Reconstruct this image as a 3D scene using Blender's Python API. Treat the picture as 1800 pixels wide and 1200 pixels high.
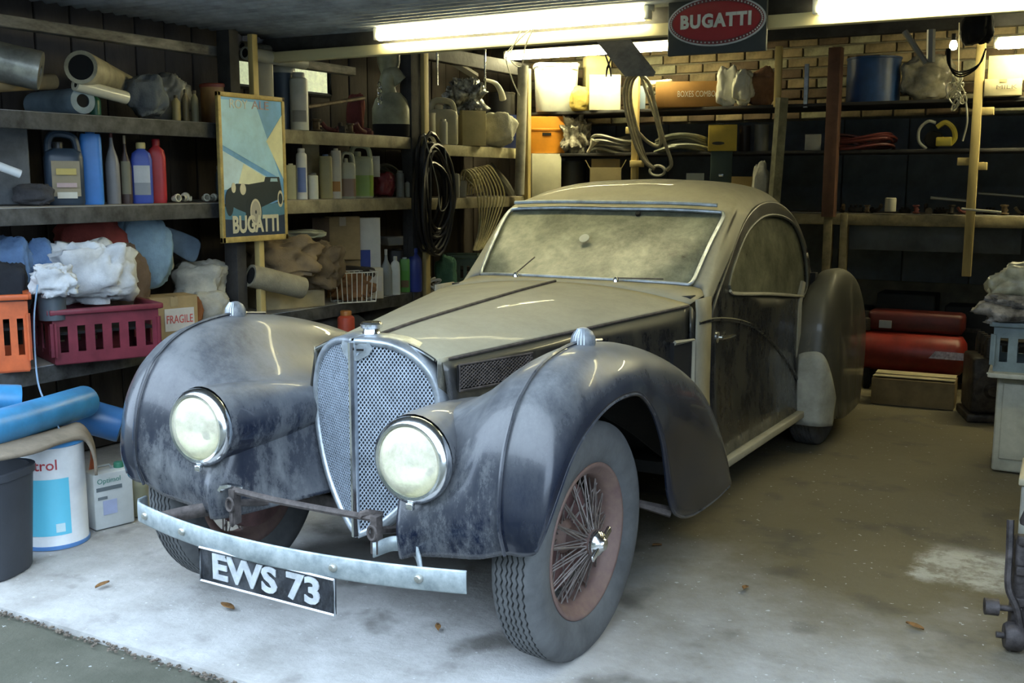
import bpy, bmesh, math, random
from mathutils import Vector, Matrix, noise
for o in list(bpy.data.objects): bpy.data.objects.remove(o)
sc = bpy.context.scene
COL = sc.collection
PI = math.pi
rnd = random.Random(7)

# ---------------------------------------------------------------- camera
CAM = Vector((2.0302, -2.7982, 1.4216)); YAW, PITCH, ROLL, FOC = .51, .1499, .0017, 1871.3
_v = Vector((-math.sin(YAW)*math.cos(PITCH), math.cos(YAW)*math.cos(PITCH), -math.sin(PITCH)))
_r = Vector((math.cos(YAW), math.sin(YAW), 0)); _u = _r.cross(_v)
_r, _u = math.cos(ROLL)*_r+math.sin(ROLL)*_u, -math.sin(ROLL)*_r+math.cos(ROLL)*_u
cd = bpy.data.cameras.new('camera'); cam = bpy.data.objects.new('camera', cd); COL.objects.link(cam)
cam.matrix_world = Matrix(((_r.x, _u.x, -_v.x, CAM.x), (_r.y, _u.y, -_v.y, CAM.y), (_r.z, _u.z, -_v.z, CAM.z), (0, 0, 0, 1)))
cd.sensor_width = 36; cd.lens = FOC/1800*36; cd.clip_start = .05; cd.clip_end = 200
sc.camera = cam

# ---------------------------------------------------------------- light and exposure
SKY_COL, SKY_STR = (.66, .82, 1.0), 5.2
TUBE_COL, TUBE_STR = (1.0, .91, .50), 38.0
EXPOSURE = 0.35
w = bpy.data.worlds.new('overcast_sky'); sc.world = w; w.use_nodes = True
nt = w.node_tree; nt.nodes.clear()
bg = nt.nodes.new('ShaderNodeBackground'); wo = nt.nodes.new('ShaderNodeOutputWorld')
tc = nt.nodes.new('ShaderNodeTexCoord'); sx = nt.nodes.new('ShaderNodeSeparateXYZ'); cr = nt.nodes.new('ShaderNodeValToRGB')
nt.links.new(tc.outputs['Generated'], sx.inputs[0]); nt.links.new(sx.outputs['Z'], cr.inputs[0])
cr.color_ramp.elements[0].position = 0.0; cr.color_ramp.elements[0].color = (.50, .64, .82, 1)
cr.color_ramp.elements[1].position = .5; cr.color_ramp.elements[1].color = (*SKY_COL, 1)
nt.links.new(cr.outputs[0], bg.inputs[0]); bg.inputs[1].default_value = SKY_STR
nt.links.new(bg.outputs[0], wo.inputs[0])
sc.view_settings.view_transform = 'Standard'; sc.view_settings.look = 'None'
sc.view_settings.exposure = EXPOSURE; sc.view_settings.gamma = 1; sc.view_settings.use_curve_mapping = False

# ---------------------------------------------------------------- geometry of the view: where a spot of the photo lies on a plane of the room
def ray(px, py): return _r*((px-900)/FOC)-_u*((py-600)/FOC)+_v
def atX(px, py, x): d = ray(px, py); return CAM+d*((x-CAM.x)/d.x)
def atY(px, py, y): d = ray(px, py); return CAM+d*((y-CAM.y)/d.y)
def atZ(px, py, z=0): d = ray(px, py); return CAM+d*((z-CAM.z)/d.z)
def pix(p): d = Vector(p)-CAM; q = d.dot(_v); return (900+FOC*d.dot(_r)/q, 600-FOC*d.dot(_u)/q)
def scl(p): return (Vector(p)-CAM).dot(_v)/FOC          # metres per photo pixel at a point
def onX(px, x, z):                                        # point on plane X=x at height z under photo column px
    lo, hi = -2.0, 9.0
    for _ in range(40):
        m = (lo+hi)/2
        if pix((x, m, z))[0] < px: lo = m
        else: hi = m
    return Vector((x, lo, z))
def onY(px, y, z):
    lo, hi = -6.0, 6.0
    for _ in range(40):
        m = (lo+hi)/2
        if pix((m, y, z))[0] < px: lo = m
        else: hi = m
    return Vector((lo, y, z))

# ---------------------------------------------------------------- materials
MATS = {}
def _n(nt, t, **k):
    n = nt.nodes.new(t)
    for a, b in k.items(): setattr(n, a, b)
    return n
def M(name, col, rough=.6, metal=0, var=.25, vs=6, bump=.15, bs=40, dust=0, dcol=(.30, .28, .21), col2=None, coat=0, emit=0, sides=0, stretch=None, alpha=1, dpos=(.25, .85), inner=0, dlo=.72):
    """principled material with noise-driven colour variation, bump and an optional layer of settled dust"""
    if name in MATS: return MATS[name]
    m = bpy.data.materials.new(name); m.use_nodes = True; nt = m.node_tree; L = nt.links
    b = nt.nodes['Principled BSDF']
    tc = _n(nt, 'ShaderNodeTexCoord'); mp = _n(nt, 'ShaderNodeMapping'); L.new(tc.outputs['Object'], mp.inputs[0])
    if stretch: mp.inputs['Scale'].default_value = stretch
    n1 = _n(nt, 'ShaderNodeTexNoise'); n1.inputs['Scale'].default_value = vs; n1.inputs['Detail'].default_value = 8; n1.inputs['Roughness'].default_value = .65
    L.new(mp.outputs[0], n1.inputs['Vector'])
    r1 = _n(nt, 'ShaderNodeValToRGB'); e = r1.color_ramp.elements; e[0].position = .32; e[1].position = .68
    c2 = col2 if col2 else tuple(c*(1-var*1.6) for c in col)
    e[0].color = (*c2, 1); e[1].color = (*(col if col2 else tuple(min(1, c*(1+var*.5)) for c in col)), 1)
    L.new(n1.outputs['Fac'], r1.inputs[0])
    cout = r1.outputs[0]; rout = None
    if dust or sides:
        g = _n(nt, 'ShaderNodeNewGeometry'); s = _n(nt, 'ShaderNodeSeparateXYZ'); L.new(g.outputs['Normal'], s.inputs[0])
        mr = _n(nt, 'ShaderNodeMapRange'); mr.inputs[1].default_value = dpos[0]; mr.inputs[2].default_value = dpos[1]; mr.inputs[4].default_value = dust
        L.new(s.outputs['Z'], mr.inputs[0])
        n2 = _n(nt, 'ShaderNodeTexNoise'); n2.inputs['Scale'].default_value = 7; n2.inputs['Detail'].default_value = 12; n2.inputs['Roughness'].default_value = .82
        mp2 = _n(nt, 'ShaderNodeMapping'); L.new(tc.outputs['Object'], mp2.inputs[0]); mp2.inputs['Scale'].default_value = (1, 1, .45)
        L.new(mp2.outputs[0], n2.inputs['Vector'])
        mr2 = _n(nt, 'ShaderNodeMapRange'); mr2.inputs[1].default_value = .47; mr2.inputs[2].default_value = .64; mr2.inputs[3].default_value = 0; mr2.inputs[4].default_value = sides
        L.new(n2.outputs['Fac'], mr2.inputs[0])
        if inner:      # dust lies thicker on the inboard faces of the wings than on the outer flanks
            so = _n(nt, 'ShaderNodeSeparateXYZ'); L.new(tc.outputs['Object'], so.inputs[0]); ab = _n(nt, 'ShaderNodeMath', operation='ABSOLUTE'); L.new(so.outputs['X'], ab.inputs[0])
            mi = _n(nt, 'ShaderNodeMapRange'); mi.inputs[1].default_value = .70; mi.inputs[2].default_value = .62; mi.inputs[3].default_value = sides; mi.inputs[4].default_value = inner
            L.new(ab.outputs[0], mi.inputs[0]); L.new(mi.outputs[0], mr2.inputs[4]); mr2.inputs[1].default_value = .43; mr2.inputs[2].default_value = .66
        mr3 = _n(nt, 'ShaderNodeMapRange'); mr3.inputs[1].default_value = .33; mr3.inputs[2].default_value = .58; mr3.inputs[3].default_value = dlo; mr3.inputs[4].default_value = 1
        L.new(n2.outputs['Fac'], mr3.inputs[0])
        mu = _n(nt, 'ShaderNodeMath', operation='MULTIPLY'); L.new(mr.outputs[0], mu.inputs[0]); L.new(mr3.outputs[0], mu.inputs[1])
        mx = _n(nt, 'ShaderNodeMath', operation='MAXIMUM'); L.new(mu.outputs[0], mx.inputs[0]); L.new(mr2.outputs[0], mx.inputs[1])
        mc = _n(nt, 'ShaderNodeMixRGB'); L.new(mx.outputs[0], mc.inputs[0]); L.new(cout, mc.inputs[1]); mc.inputs[2].default_value = (*dcol, 1)
        cout = mc.outputs[0]
        rr = _n(nt, 'ShaderNodeMapRange'); rr.inputs[3].default_value = rough; rr.inputs[4].default_value = .78; L.new(mx.outputs[0], rr.inputs[0]); rout = rr.outputs[0]
        if coat:
            cc = _n(nt, 'ShaderNodeMapRange'); cc.inputs[3].default_value = coat; cc.inputs[4].default_value = 0; L.new(mx.outputs[0], cc.inputs[0]); L.new(cc.outputs[0], b.inputs['Coat Weight'])
    elif coat: b.inputs['Coat Weight'].default_value = coat
    L.new(cout, b.inputs['Base Color'])
    if rout: L.new(rout, b.inputs['Roughness'])
    else: b.inputs['Roughness'].default_value = rough
    b.inputs['Metallic'].default_value = metal
    if bump:
        n3 = _n(nt, 'ShaderNodeTexNoise'); n3.inputs['Scale'].default_value = bs; n3.inputs['Detail'].default_value = 5; L.new(mp.outputs[0], n3.inputs['Vector'])
        bp = _n(nt, 'ShaderNodeBump'); bp.inputs['Strength'].default_value = bump; bp.inputs['Distance'].default_value = .01
        L.new(n3.outputs['Fac'], bp.inputs['Height']); L.new(bp.outputs[0], b.inputs['Normal'])
    if emit: b.inputs['Emission Color'].default_value = (*col, 1); b.inputs['Emission Strength'].default_value = emit
    if alpha < 1:
        b.inputs['Alpha'].default_value = alpha
    MATS[name] = m; return m
def P(name, col, **k):      # plastic
    k.setdefault('rough', .4); k.setdefault('bump', .05); k.setdefault('var', .12); return M(name, col, **k)

# ---------------------------------------------------------------- mesh builder
class MB:
    def __init__(s): s.v = []; s.f = []; s.mi = []; s.cur = 0
    def add(s, vs, fs):
        b = len(s.v); s.v += [tuple(p) for p in vs]; s.f += [tuple(b+i for i in f) for f in fs]; s.mi += [s.cur]*len(fs); return s
    def box(s, c, d, rz=0, ry=0, rx=0, taper=1.0):
        R = Matrix.Rotation(rz, 3, 'Z') @ Matrix.Rotation(ry, 3, 'Y') @ Matrix.Rotation(rx, 3, 'X')
        vs = []
        for z in (-.5, .5):
            t = 1 if z > 0 else taper
            for x, y in ((-.5, -.5), (.5, -.5), (.5, .5), (-.5, .5)):
                vs.append(Vector(c)+R @ Vector((x*d[0]*t, y*d[1]*t, z*d[2])))
        return s.add(vs, [(3, 2, 1, 0), (4, 5, 6, 7), (0, 1, 5, 4), (1, 2, 6, 5), (2, 3, 7, 6), (3, 0, 4, 7)])
    def grid(s, rows, closed=False, skip=None):
        n = len(rows[0]); vs = [p for r in rows for p in r]; fs = []
        for i in range(len(rows)-1):
            for j in range(n if closed else n-1):
                if skip and skip(i, j): continue
                k = (j+1) % n; fs.append((i*n+j, i*n+k, (i+1)*n+k, (i+1)*n+j))
        return s.add(vs, fs)
    def lathe(s, prof, c=(0, 0, 0), axis='Z', n=20, cap=True, up=None, sq=0):
        """prof: (radius, height) pairs; sq>0 squares the section"""
        c = Vector(c)
        if isinstance(axis, str): ax = {'X': Vector((1, 0, 0)), 'Y': Vector((0, 1, 0)), 'Z': Vector((0, 0, 1))}[axis]
        else: ax = Vector(axis).normalized()
        t = Vector((1, 0, 0)) if abs(ax.x) < .9 else Vector((0, 1, 0))
        e1 = (t-ax*t.dot(ax)).normalized(); e2 = ax.cross(e1)
        rows = [[c+ax*h+e1*(r*math.cos(2*PI*k/n))+e2*(r*math.sin(2*PI*k/n)) for k in range(n)] for r, h in prof]
        b = len(s.v); s.grid(rows, closed=True)
        if cap:
            if prof[0][0] > 1e-5: s.f.append(tuple(b+k for k in range(n))[::-1]); s.mi.append(s.cur)
            if prof[-1][0] > 1e-5: s.f.append(tuple(b+(len(prof)-1)*n+k for k in range(n))); s.mi.append(s.cur)
        return s
    def tube(s, pts, r=.01, n=6, closed=False, flat=None, cap=True):
        pts = [Vector(p) for p in pts]; m = len(pts); rows = []; e1 = None
        for i in range(m):
            if closed: t = pts[(i+1) % m]-pts[i-1]
            else: t = pts[min(i+1, m-1)]-pts[max(i-1, 0)]
            t = t.normalized() if t.length > 1e-9 else Vector((0, 0, 1))
            if e1 is None:
                a = Vector((0, 0, 1)) if abs(t.z) < .9 else Vector((1, 0, 0)); e1 = (a-t*a.dot(t)).normalized()
            else:
                e1 = e1-t*e1.dot(t); e1 = e1.normalized() if e1.length > 1e-6 else Vector((1, 0, 0))
            e2 = t.cross(e1); rr = r[i] if isinstance(r, (list, tuple)) else r
            rows.append([pts[i]+e1*(rr*math.cos(2*PI*k/n))+e2*(rr*math.sin(2*PI*k/n)) for k in range(n)])
        if closed: rows.append(rows[0])
        b = len(s.v); s.grid(rows, closed=True)
        if cap and not closed:
            s.f.append(tuple(b+k for k in range(n))[::-1]); s.mi.append(s.cur); s.f.append(tuple(b+(m-1)*n+k for k in range(n))); s.mi.append(s.cur)
        return s
    def prism(s, poly, z0, z1, fn=lambda x, y, z: (x, y, z)):
        n = len(poly); vs = [fn(x, y, z0) for x, y in poly]+[fn(x, y, z1) for x, y in poly]
        return s.add(vs, [tuple(range(n))[::-1], tuple(range(n, 2*n))]+[(i, (i+1) % n, n+(i+1) % n, n+i) for i in range(n)])
    def build(s, name, mat, parent=None, loc=(0, 0, 0), rz=0, smooth=True, bevel=0, solid=0, sub=0, angle=40, fixn=False, flip=False, lining=None):
        if flip: s.f = [f[::-1] for f in s.f]
        me = bpy.data.meshes.new(name); me.from_pydata(s.v, [], s.f)
        mats = mat if isinstance(mat, (list, tuple)) else [mat]
        for m in mats: me.materials.append(m)
        if lining: me.materials.append(lining)
        if len(mats) > 1:
            for p, i in zip(me.polygons, s.mi): p.material_index = i
        if fixn:
            bm = bmesh.new(); bm.from_mesh(me); bmesh.ops.remove_doubles(bm, verts=bm.verts, dist=1e-5); bmesh.ops.recalc_face_normals(bm, faces=bm.faces); bm.to_mesh(me); bm.free()
        me.update()
        if smooth:
            for p in me.polygons: p.use_smooth = True
            if not solid and not bevel: me.set_sharp_from_angle(angle=math.radians(angle))
        o = bpy.data.objects.new(name, me); COL.objects.link(o); o.location = loc; o.rotation_euler = (0, 0, rz)
        if parent: o.parent = parent
        if solid: md = o.modifiers.new('thickness', 'SOLIDIFY'); md.thickness = solid; md.offset = -1; md.material_offset = 1 if lining else 0
        if bevel: md = o.modifiers.new('soft_edges', 'BEVEL'); md.width = bevel; md.segments = 2; md.limit_method = 'ANGLE'
        if sub: md = o.modifiers.new('smoothing', 'SUBSURF'); md.levels = sub; md.render_levels = sub
        return o
def tag(o, label, cat=None, group=None):
    o['label'] = label
    if cat: o['category'] = cat
    if group: o['group'] = group
    return o
def thing(name, label, cat, loc=(0, 0, 0), rz=0, group=None):
    o = bpy.data.objects.new(name, None); COL.objects.link(o); o.location = loc; o.rotation_euler = (0, 0, rz); o.empty_display_size = .05
    return tag(o, label, cat, group)
def struct(o): o['kind'] = 'structure'; return o
def copy_tree(o, parent=None):
    c = o.copy(); COL.objects.link(c)
    if parent: c.parent = parent
    for ch in o.children: copy_tree(ch, c)
    return c
def text_mb(txt, size, depth, fn, extrude_bold=0.0, width=None, space=1.0):
    """flat letters as a mesh; fn maps (x, y, z) of the text to space; x centred, y centred"""
    cu = bpy.data.curves.new('lettering', 'FONT'); cu.body = txt; cu.size = size; cu.extrude = depth; cu.offset = extrude_bold; cu.space_character = space
    cu.align_x = 'CENTER'; cu.align_y = 'CENTER'; cu.resolution_u = 3
    ob = bpy.data.objects.new('lettering', cu); COL.objects.link(ob)
    dg = bpy.context.evaluated_depsgraph_get(); dg.update(); me = bpy.data.meshes.new_from_object(ob.evaluated_get(dg))
    vs = [v.co.copy() for v in me.vertices]; fs = [tuple(p.vertices) for p in me.polygons]
    k = 1
    if width and vs:
        xs = [v.x for v in vs]; k = width/(max(xs)-min(xs)); c = (max(xs)+min(xs))/2
        for v in vs: v.x = (v.x-c)*k
    bpy.data.objects.remove(ob); bpy.data.curves.remove(cu); bpy.data.meshes.remove(me)
    mb = MB(); mb.add([fn(v.x, v.y, v.z) for v in vs], fs); return mb

def cr1(a, b, c, d, t):
    return [0.5*((2*q)+(-p+r)*t+(2*p-5*q+4*r-s)*t*t+(-p+3*q-3*r+s)*t*t*t) for p, q, r, s in zip(a, b, c, d)]
def curve(pts, n=8, closed=False):
    m = len(pts); out = []
    g = (lambda i: pts[i % m]) if closed else (lambda i: pts[i] if 0 <= i < m else ([2*a-b for a, b in zip(pts[0], pts[1])] if i < 0 else [2*a-b for a, b in zip(pts[-1], pts[-2])]))
    for i in range(m if closed else m-1):
        for k in range(n): out.append(tuple(cr1(g(i-1), g(i), g(i+1), g(i+2), k/n)))
    if not closed: out.append(tuple(pts[-1]))
    return out
def surf(net, nu=6, nv=6):
    rows = [curve(r, nv) for r in net]
    cols = [curve([rows[i][j] for i in range(len(rows))], nu) for j in range(len(rows[0]))]
    return [[cols[j][i] for j in range(len(cols))] for i in range(len(cols[0]))]
def mir(rows): return [[(-p[0], p[1], p[2]) for p in r][::-1] for r in rows]
# ---------------------------------------------------------------- materials of the car
PAINT = M('dusty_black_paint', (.006, .010, .024), rough=.14, var=.2, vs=3, bump=.015, bs=220, dust=.72, dlo=.35, sides=.10, coat=.25, inner=.62, dcol=(.23, .24, .245), dpos=(-.05, .95))
PAINT_TOP = M('dust_covered_paint', (.05, .05, .045), rough=.25, var=.2, vs=3, bump=.03, bs=220, dust=.97, sides=.5, coat=.4, dcol=(.33, .305, .215), dpos=(-.05, .55))
PAINT_SIDE = M('black_side_paint', (.012, .013, .016), rough=.25, var=.2, vs=3, bump=.02, bs=220, dust=.8, sides=.38, coat=.4, dcol=(.11, .10, .065), dpos=(.1, .9))
PILLAR = M('dusty_pillar_paint', (.30, .28, .21), rough=.7, var=.15, vs=8, bump=.05)
WING_SHADE = M('wing_inside_shade', (.012, .011, .010), rough=.95, var=.3)  # near-black inside faces: shade under the wings painted into the colour
GREYPAINT = M('grey_dusty_panel', (.34, .34, .29), rough=.6, var=.25, vs=8, bump=.05)
CHROME = M('chrome', (.78, .80, .82), rough=.18, metal=1, var=.12, vs=30, bump=.02)
DULLCHROME = M('dull_plated_metal', (.52, .57, .62), rough=.42, metal=.8, var=.3, vs=14, bump=.05)
BUMPERM = M('weathered_bumper_metal', (.50, .56, .58), rough=.5, metal=.5, var=.35, vs=22, bump=.1, col2=(.24, .29, .31))
IRON = M('rusty_dark_iron', (.10, .085, .08), rough=.7, metal=.3, var=.4, vs=30, bump=.3)
BLACK = M('black_parts_and_shade', (.006, .006, .006), rough=.95, bump=0, var=0)  # black parts; also stands in for shade in slots, vents and hollows
RUBBER = M('dusty_tyre_rubber', (.10, .105, .11), rough=.85, var=.25, vs=8, bump=.1, bs=90, dust=.3, dcol=(.2, .2, .19))
RIMM = M('rusty_red_rim', (.16, .10, .095), rough=.65, metal=.25, var=.35, vs=22, bump=.15, col2=(.22, .15, .12))
SPOKE = M('rusty_spokes', (.22, .19, .175), rough=.6, metal=.4, var=.3, vs=40, bump=0)
DRUM = M('red_brown_drum', (.16, .085, .08), rough=.7, var=.3, vs=15)
MESHM = M('grille_wire', (.50, .57, .66), rough=.5, metal=.25, var=.15, vs=20, bump=0)
CORE = M('radiator_core', (.035, .045, .06), rough=.7, var=.3, vs=30)
PLATEB = M('number_plate_black', (.02, .023, .03), rough=.5, var=.5, vs=20, bump=.02, sides=.3, dcol=(.25, .27, .3))
PLATEW = M('number_plate_silver', (.62, .66, .70), rough=.4, metal=.3, var=.2, vs=25, bump=0)
LEATHER = M('dusty_brown_leather', (.12, .07, .04), rough=.7, var=.3, vs=9)
def glass_mat(name, dcol, dustf, rough=.25, lo=.45):
    m = bpy.data.materials.new(name); m.use_nodes = True; nt = m.node_tree; L = nt.links; nt.nodes.clear()
    out = _n(nt, 'ShaderNodeOutputMaterial'); tr = _n(nt, 'ShaderNodeBsdfTransparent'); tr.inputs[0].default_value = (.8, .85, .75, 1)
    df = _n(nt, 'ShaderNodeBsdfPrincipled'); df.inputs['Roughness'].default_value = rough
    tc = _n(nt, 'ShaderNodeTexCoord'); n1 = _n(nt, 'ShaderNodeTexNoise'); n1.inputs['Scale'].default_value = 5; n1.inputs['Detail'].default_value = 12; n1.inputs['Roughness'].default_value = .78; n1.inputs['Distortion'].default_value = .12
    L.new(tc.outputs['Object'], n1.inputs['Vector'])
    r = _n(nt, 'ShaderNodeValToRGB'); r.color_ramp.elements[0].position = .3; r.color_ramp.elements[0].color = (*[c*lo for c in dcol], 1); r.color_ramp.elements[1].position = .66; r.color_ramp.elements[1].color = (*dcol, 1)
    L.new(n1.outputs['Fac'], r.inputs[0]); L.new(r.outputs[0], df.inputs['Base Color'])
    mr = _n(nt, 'ShaderNodeMapRange'); mr.inputs[1].default_value = .3; mr.inputs[2].default_value = .65; mr.inputs[3].default_value = dustf*.65; mr.inputs[4].default_value = min(1, dustf*1.1)
    L.new(n1.outputs['Fac'], mr.inputs[0])
    mx = _n(nt, 'ShaderNodeMixShader'); L.new(mr.outputs[0], mx.inputs[0]); L.new(tr.outputs[0], mx.inputs[1]); L.new(df.outputs[0], mx.inputs[2]); L.new(mx.outputs[0], out.inputs[0])
    return m
GLASS = glass_mat('dusty_window_glass', (.33, .34, .235), .80, .3)
GLASS_S = glass_mat('dusty_side_glass', (.22, .22, .14), .72, .3)
LENS = glass_mat('headlamp_glass', (.95, .90, .72), .60, .08, .7)

# ---------------------------------------------------------------- the car (front axle at the origin, nose towards -Y)
car = thing('vintage_coupe', 'dusty black 1930s two-door coupe with flared wings parked in the middle of the garage', 'car')
def both(rows, name, mat, solid=.012, **k):
    MB().grid(rows).build(name, mat, car, solid=solid, **k)
    MB().grid(mir(rows)).build(name, mat, car, solid=solid, **k)

# front wings: crown line, lower outer edge (wheel arch), inner face down to the grille
crown = [(-.42, .43), (-.45, .52), (-.445, .63), (-.415, .74), (-.345, .84), (-.215, .915), (-.02, .945), (.18, .93), (.40, .885), (.62, .82), (.84, .735), (1.02, .64), (1.15, .53), (1.235, .42), (1.27, .32), (1.26, .245)]
lip = [(-.415, .455), (-.405, .52), (-.37, .60), (-.32, .68), (-.24, .74), (-.13, .785), (0, .80), (.13, .785), (.25, .71), (.335, .60), (.39, .49), (.44, .38), (.52, .30), (.70, .25), (.95, .235), (1.16, .235)]
xo = [.775, .80, .815, .825, .83, .835, .835, .835, .83, .83, .825, .82, .82, .815, .81, .80]
xc = [.68]*8+[.68, .685, .69, .695, .70, .71, .72, .73]
inner = [  # four points per station going inwards
 [(.60, -.425, .405), (.50, -.42, .39), (.40, -.43, .38), (.33, -.42, .37), (.14, -.06, .405)],
 [(.60, -.45, .51), (.50, -.445, .495), (.40, -.445, .475), (.325, -.42, .455), (.182, -.04, .46)],
 [(.60, -.44, .62), (.50, -.42, .60), (.40, -.41, .57), (.315, -.385, .555), (.214, -.02, .53)],
 [(.60, -.41, .73), (.50, -.38, .70), (.40, -.36, .675), (.31, -.35, .655), (.240, -.01, .62)],
 [(.60, -.34, .825), (.50, -.315, .78), (.40, -.29, .745), (.31, -.29, .725), (.248, -.01, .70)],
 [(.60, -.22, .89), (.50, -.20, .82), (.40, -.19, .77), (.31, -.15, .745), (.25, .0, .73)],
 [(.60, -.02, .915), (.51, -.02, .84), (.42, -.01, .78), (.34, 0, .75), (.26, .02, .74)],
 [(.60, .18, .90), (.52, .18, .82), (.44, .18, .755), (.38, .18, .73), (.30, .18, .725)],
 [(.61, .40, .85), (.545, .40, .77), (.48, .40, .71), (.43, .40, .69), (.36, .40, .69)],
 [(.62, .62, .78), (.57, .62, .69), (.52, .62, .64), (.48, .62, .62), (.42, .62, .62)],
 [(.64, .84, .69), (.60, .84, .58), (.56, .84, .53), (.53, .84, .51), (.49, .84, .50)],
 [(.66, 1.01, .58), (.63, 1.0, .48), (.60, 1.0, .43), (.58, 1.0, .40), (.55, 1.0, .38)],
 [(.67, 1.13, .48), (.64, 1.12, .40), (.62, 1.11, .36), (.61, 1.1, .34), (.58, 1.1, .32)],
 [(.68, 1.20, .37), (.65, 1.19, .33), (.63, 1.18, .30), (.62, 1.17, .29), (.60, 1.17, .28)],
 [(.69, 1.235, .29), (.66, 1.22, .27), (.64, 1.21, .26), (.63, 1.2, .26), (.61, 1.2, .26)],
 [(.70, 1.23, .235), (.67, 1.21, .235), (.65, 1.2, .235), (.64, 1.2, .235), (.62, 1.2, .235)]]
net = []
for c, l, xo_, xc_, inn in zip(crown, lip, xo, xc, inner):
    row = [tuple(p) for p in inn[::-1]]+[(xc_, c[0], c[1])]
    for k in (1, 2, 3, 4):
        th = k/4*PI/2; h = math.sin(th)**.9; g = 1-math.cos(th)
        row.append((xc_+(xo_-xc_)*h, c[0]+(l[0]-c[0])*g, c[1]+(l[1]-c[1])*g))
    net.append(row)
fend = surf(net, 6, 5)
for sgn in (1, -1):
    rows = fend if sgn > 0 else mir(fend)
    fo = MB().grid(rows).build('front_wing', PAINT, car, solid=.01, lining=WING_SHADE)
    b = curve([(sgn*.683, y-.004, z+.002) for y, z in crown[:8]], 6)
    MB().tube([(x, y-(.004 if z < .85 else 0), z+(.004 if z > .8 else 0)) for x, y, z in b], .0055, 5).build('bead', PAINT, fo)
    # rolled edge of the wheel arch
    e = [r[-1] if sgn > 0 else r[0] for r in rows]
    MB().tube([(p[0]-sgn*.004, p[1], p[2]) for p in e], .006, 6).build('rolled_edge', PAINT, fo)
    # wing lamp
    MB().lathe([(.036, 0), (.038, .012), (.036, .03), (.027, .046), (.012, .056), (0, .058)], (sgn*.69, .03, .935), n=16, cap=False).build('wing_lamp', M('wing_lamp_paint', (.20, .22, .24), rough=.4, var=.3, vs=30), fo)
    mb = MB()
    for k in range(5):
        a = -.5+.25*k
        mb.tube([(sgn*.69+math.sin(a)*.037, .03-math.cos(a)*.037, .945), (sgn*.69+math.sin(a)*.034, .03-math.cos(a)*.034, .97), (sgn*.69+math.sin(a)*.02, .03-math.cos(a)*.02, .99)], .0025, 4)
    mb.build('lamp_rib', DULLCHROME, fo)
    # headlamp fairing and lamp
    hx, hy, hz = .40, -.44, .66; rows = []
    for k in range(13):
        t = k/12; y = -.43+t*.68; rr = .118*(1-t**1.8)**.8+.004; cz = hz+.005-t*.0; cx = hx-.14*t
        rows.append([(sgn*(cx+rr*math.cos(2*PI*j/28)), y, cz+rr*math.sin(2*PI*j/28)) for j in range(28)])
    MB().grid(rows if sgn > 0 else [r[::-1] for r in rows], closed=True).build('headlamp_fairing', PAINT, fo)
    hl = MB().lathe([(.106, .03), (.121, .015), (.124, 0), (.120, -.018), (.108, -.028), (.100, -.026), (.098, -.016)], (sgn*hx, hy, hz), axis=Vector((0, 1, 0)), n=40, cap=False).build('headlamp_rim', CHROME, fo)
    tagl = MB().lathe([(.10, -.018), (.09, -.034), (.065, -.047), (.035, -.054), (0, -.057)], (sgn*hx, hy, hz), axis=Vector((0, 1, 0)), n=36, cap=False).build('lens', LENS, hl)
    MB().lathe([(.10, -.012), (.085, .02), (.05, .045), (.02, .055), (0, .056)], (sgn*hx, hy, hz), axis=Vector((0, 1, 0)), n=36, cap=False).build('reflector', M('lamp_reflector', (.8, .74, .55), rough=.25, metal=1, var=.1), hl)
    MB().lathe([(.016, -.02), (.016, .0), (.01, .012), (0, .014)][::-1], (sgn*hx, hy, hz), axis=Vector((0, 1, 0)), n=12, cap=False).build('bulb', P('bulb_glass', (.8, .8, .75), rough=.2), hl)
    MB().box((sgn*hx, hy-.018, hz-.128), (.022, .016, .02)).build('rim_clamp', CHROME, hl, bevel=.003)

# radiator shell: a pointed V seen from above, pear outline
gh = [(.927, .004), (.924, .06), (.912, .115), (.88, .172), (.83, .215), (.77, .238), (.70, .245), (.62, .238), (.53, .212), (.45, .172), (.38, .115), (.33, .058), (.30, .004)]
gho = curve([(a, b, 0) for a, b in gh], 5)
def gpt(x, z, off=0): return (x, -.175+.11*min(1, abs(x)/.245)-off, z)
def ghw(z):
    for (a, b, _), (c, d, _) in zip(gho, gho[1:]):
        if (a-z)*(c-z) <= 0 and abs(a-c) > 1e-6: return b+(d-b)*(z-a)/(c-a)
    return 0
sh = thing_grille = MB()
for sgn in (1, -1):
    path = [Vector(gpt(sgn*x, z)) for z, x, _ in gho]
    prof = [(-.009, -.002), (-.008, .009), (0, .012), (.007, .008), (.009, -.05), (.012, -.09)]   # (outwards, forwards)
    rows = []
    for i, p in enumerate(path):
        t = path[min(i+1, len(path)-1)]-path[max(i-1, 0)]; nrm = Vector((t.z, 0, -t.x)).normalized()
        if nrm.x*sgn < 0: nrm = -nrm
        if i < 2: nrm = Vector((0, 0, 1))
        if i > len(path)-3: nrm = Vector((0, 0, -1))
        rows.append([p+nrm*a+Vector((0, -b, 0)) for a, b in prof])
    sh.grid(rows if sgn > 0 else [r[::-1] for r in rows])
shell = sh.build('radiator_shell', DULLCHROME, car, solid=.004)
mb = MB(); mb.prism([(-.010, -.02), (-.004, -.032), (.004, -.032), (.010, -.02), (.008, .02), (-.008, .02)], .30, .925, lambda x, y, z: (x, -.172+y, z)); mb.build('centre_bar', CHROME, shell)
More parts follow.
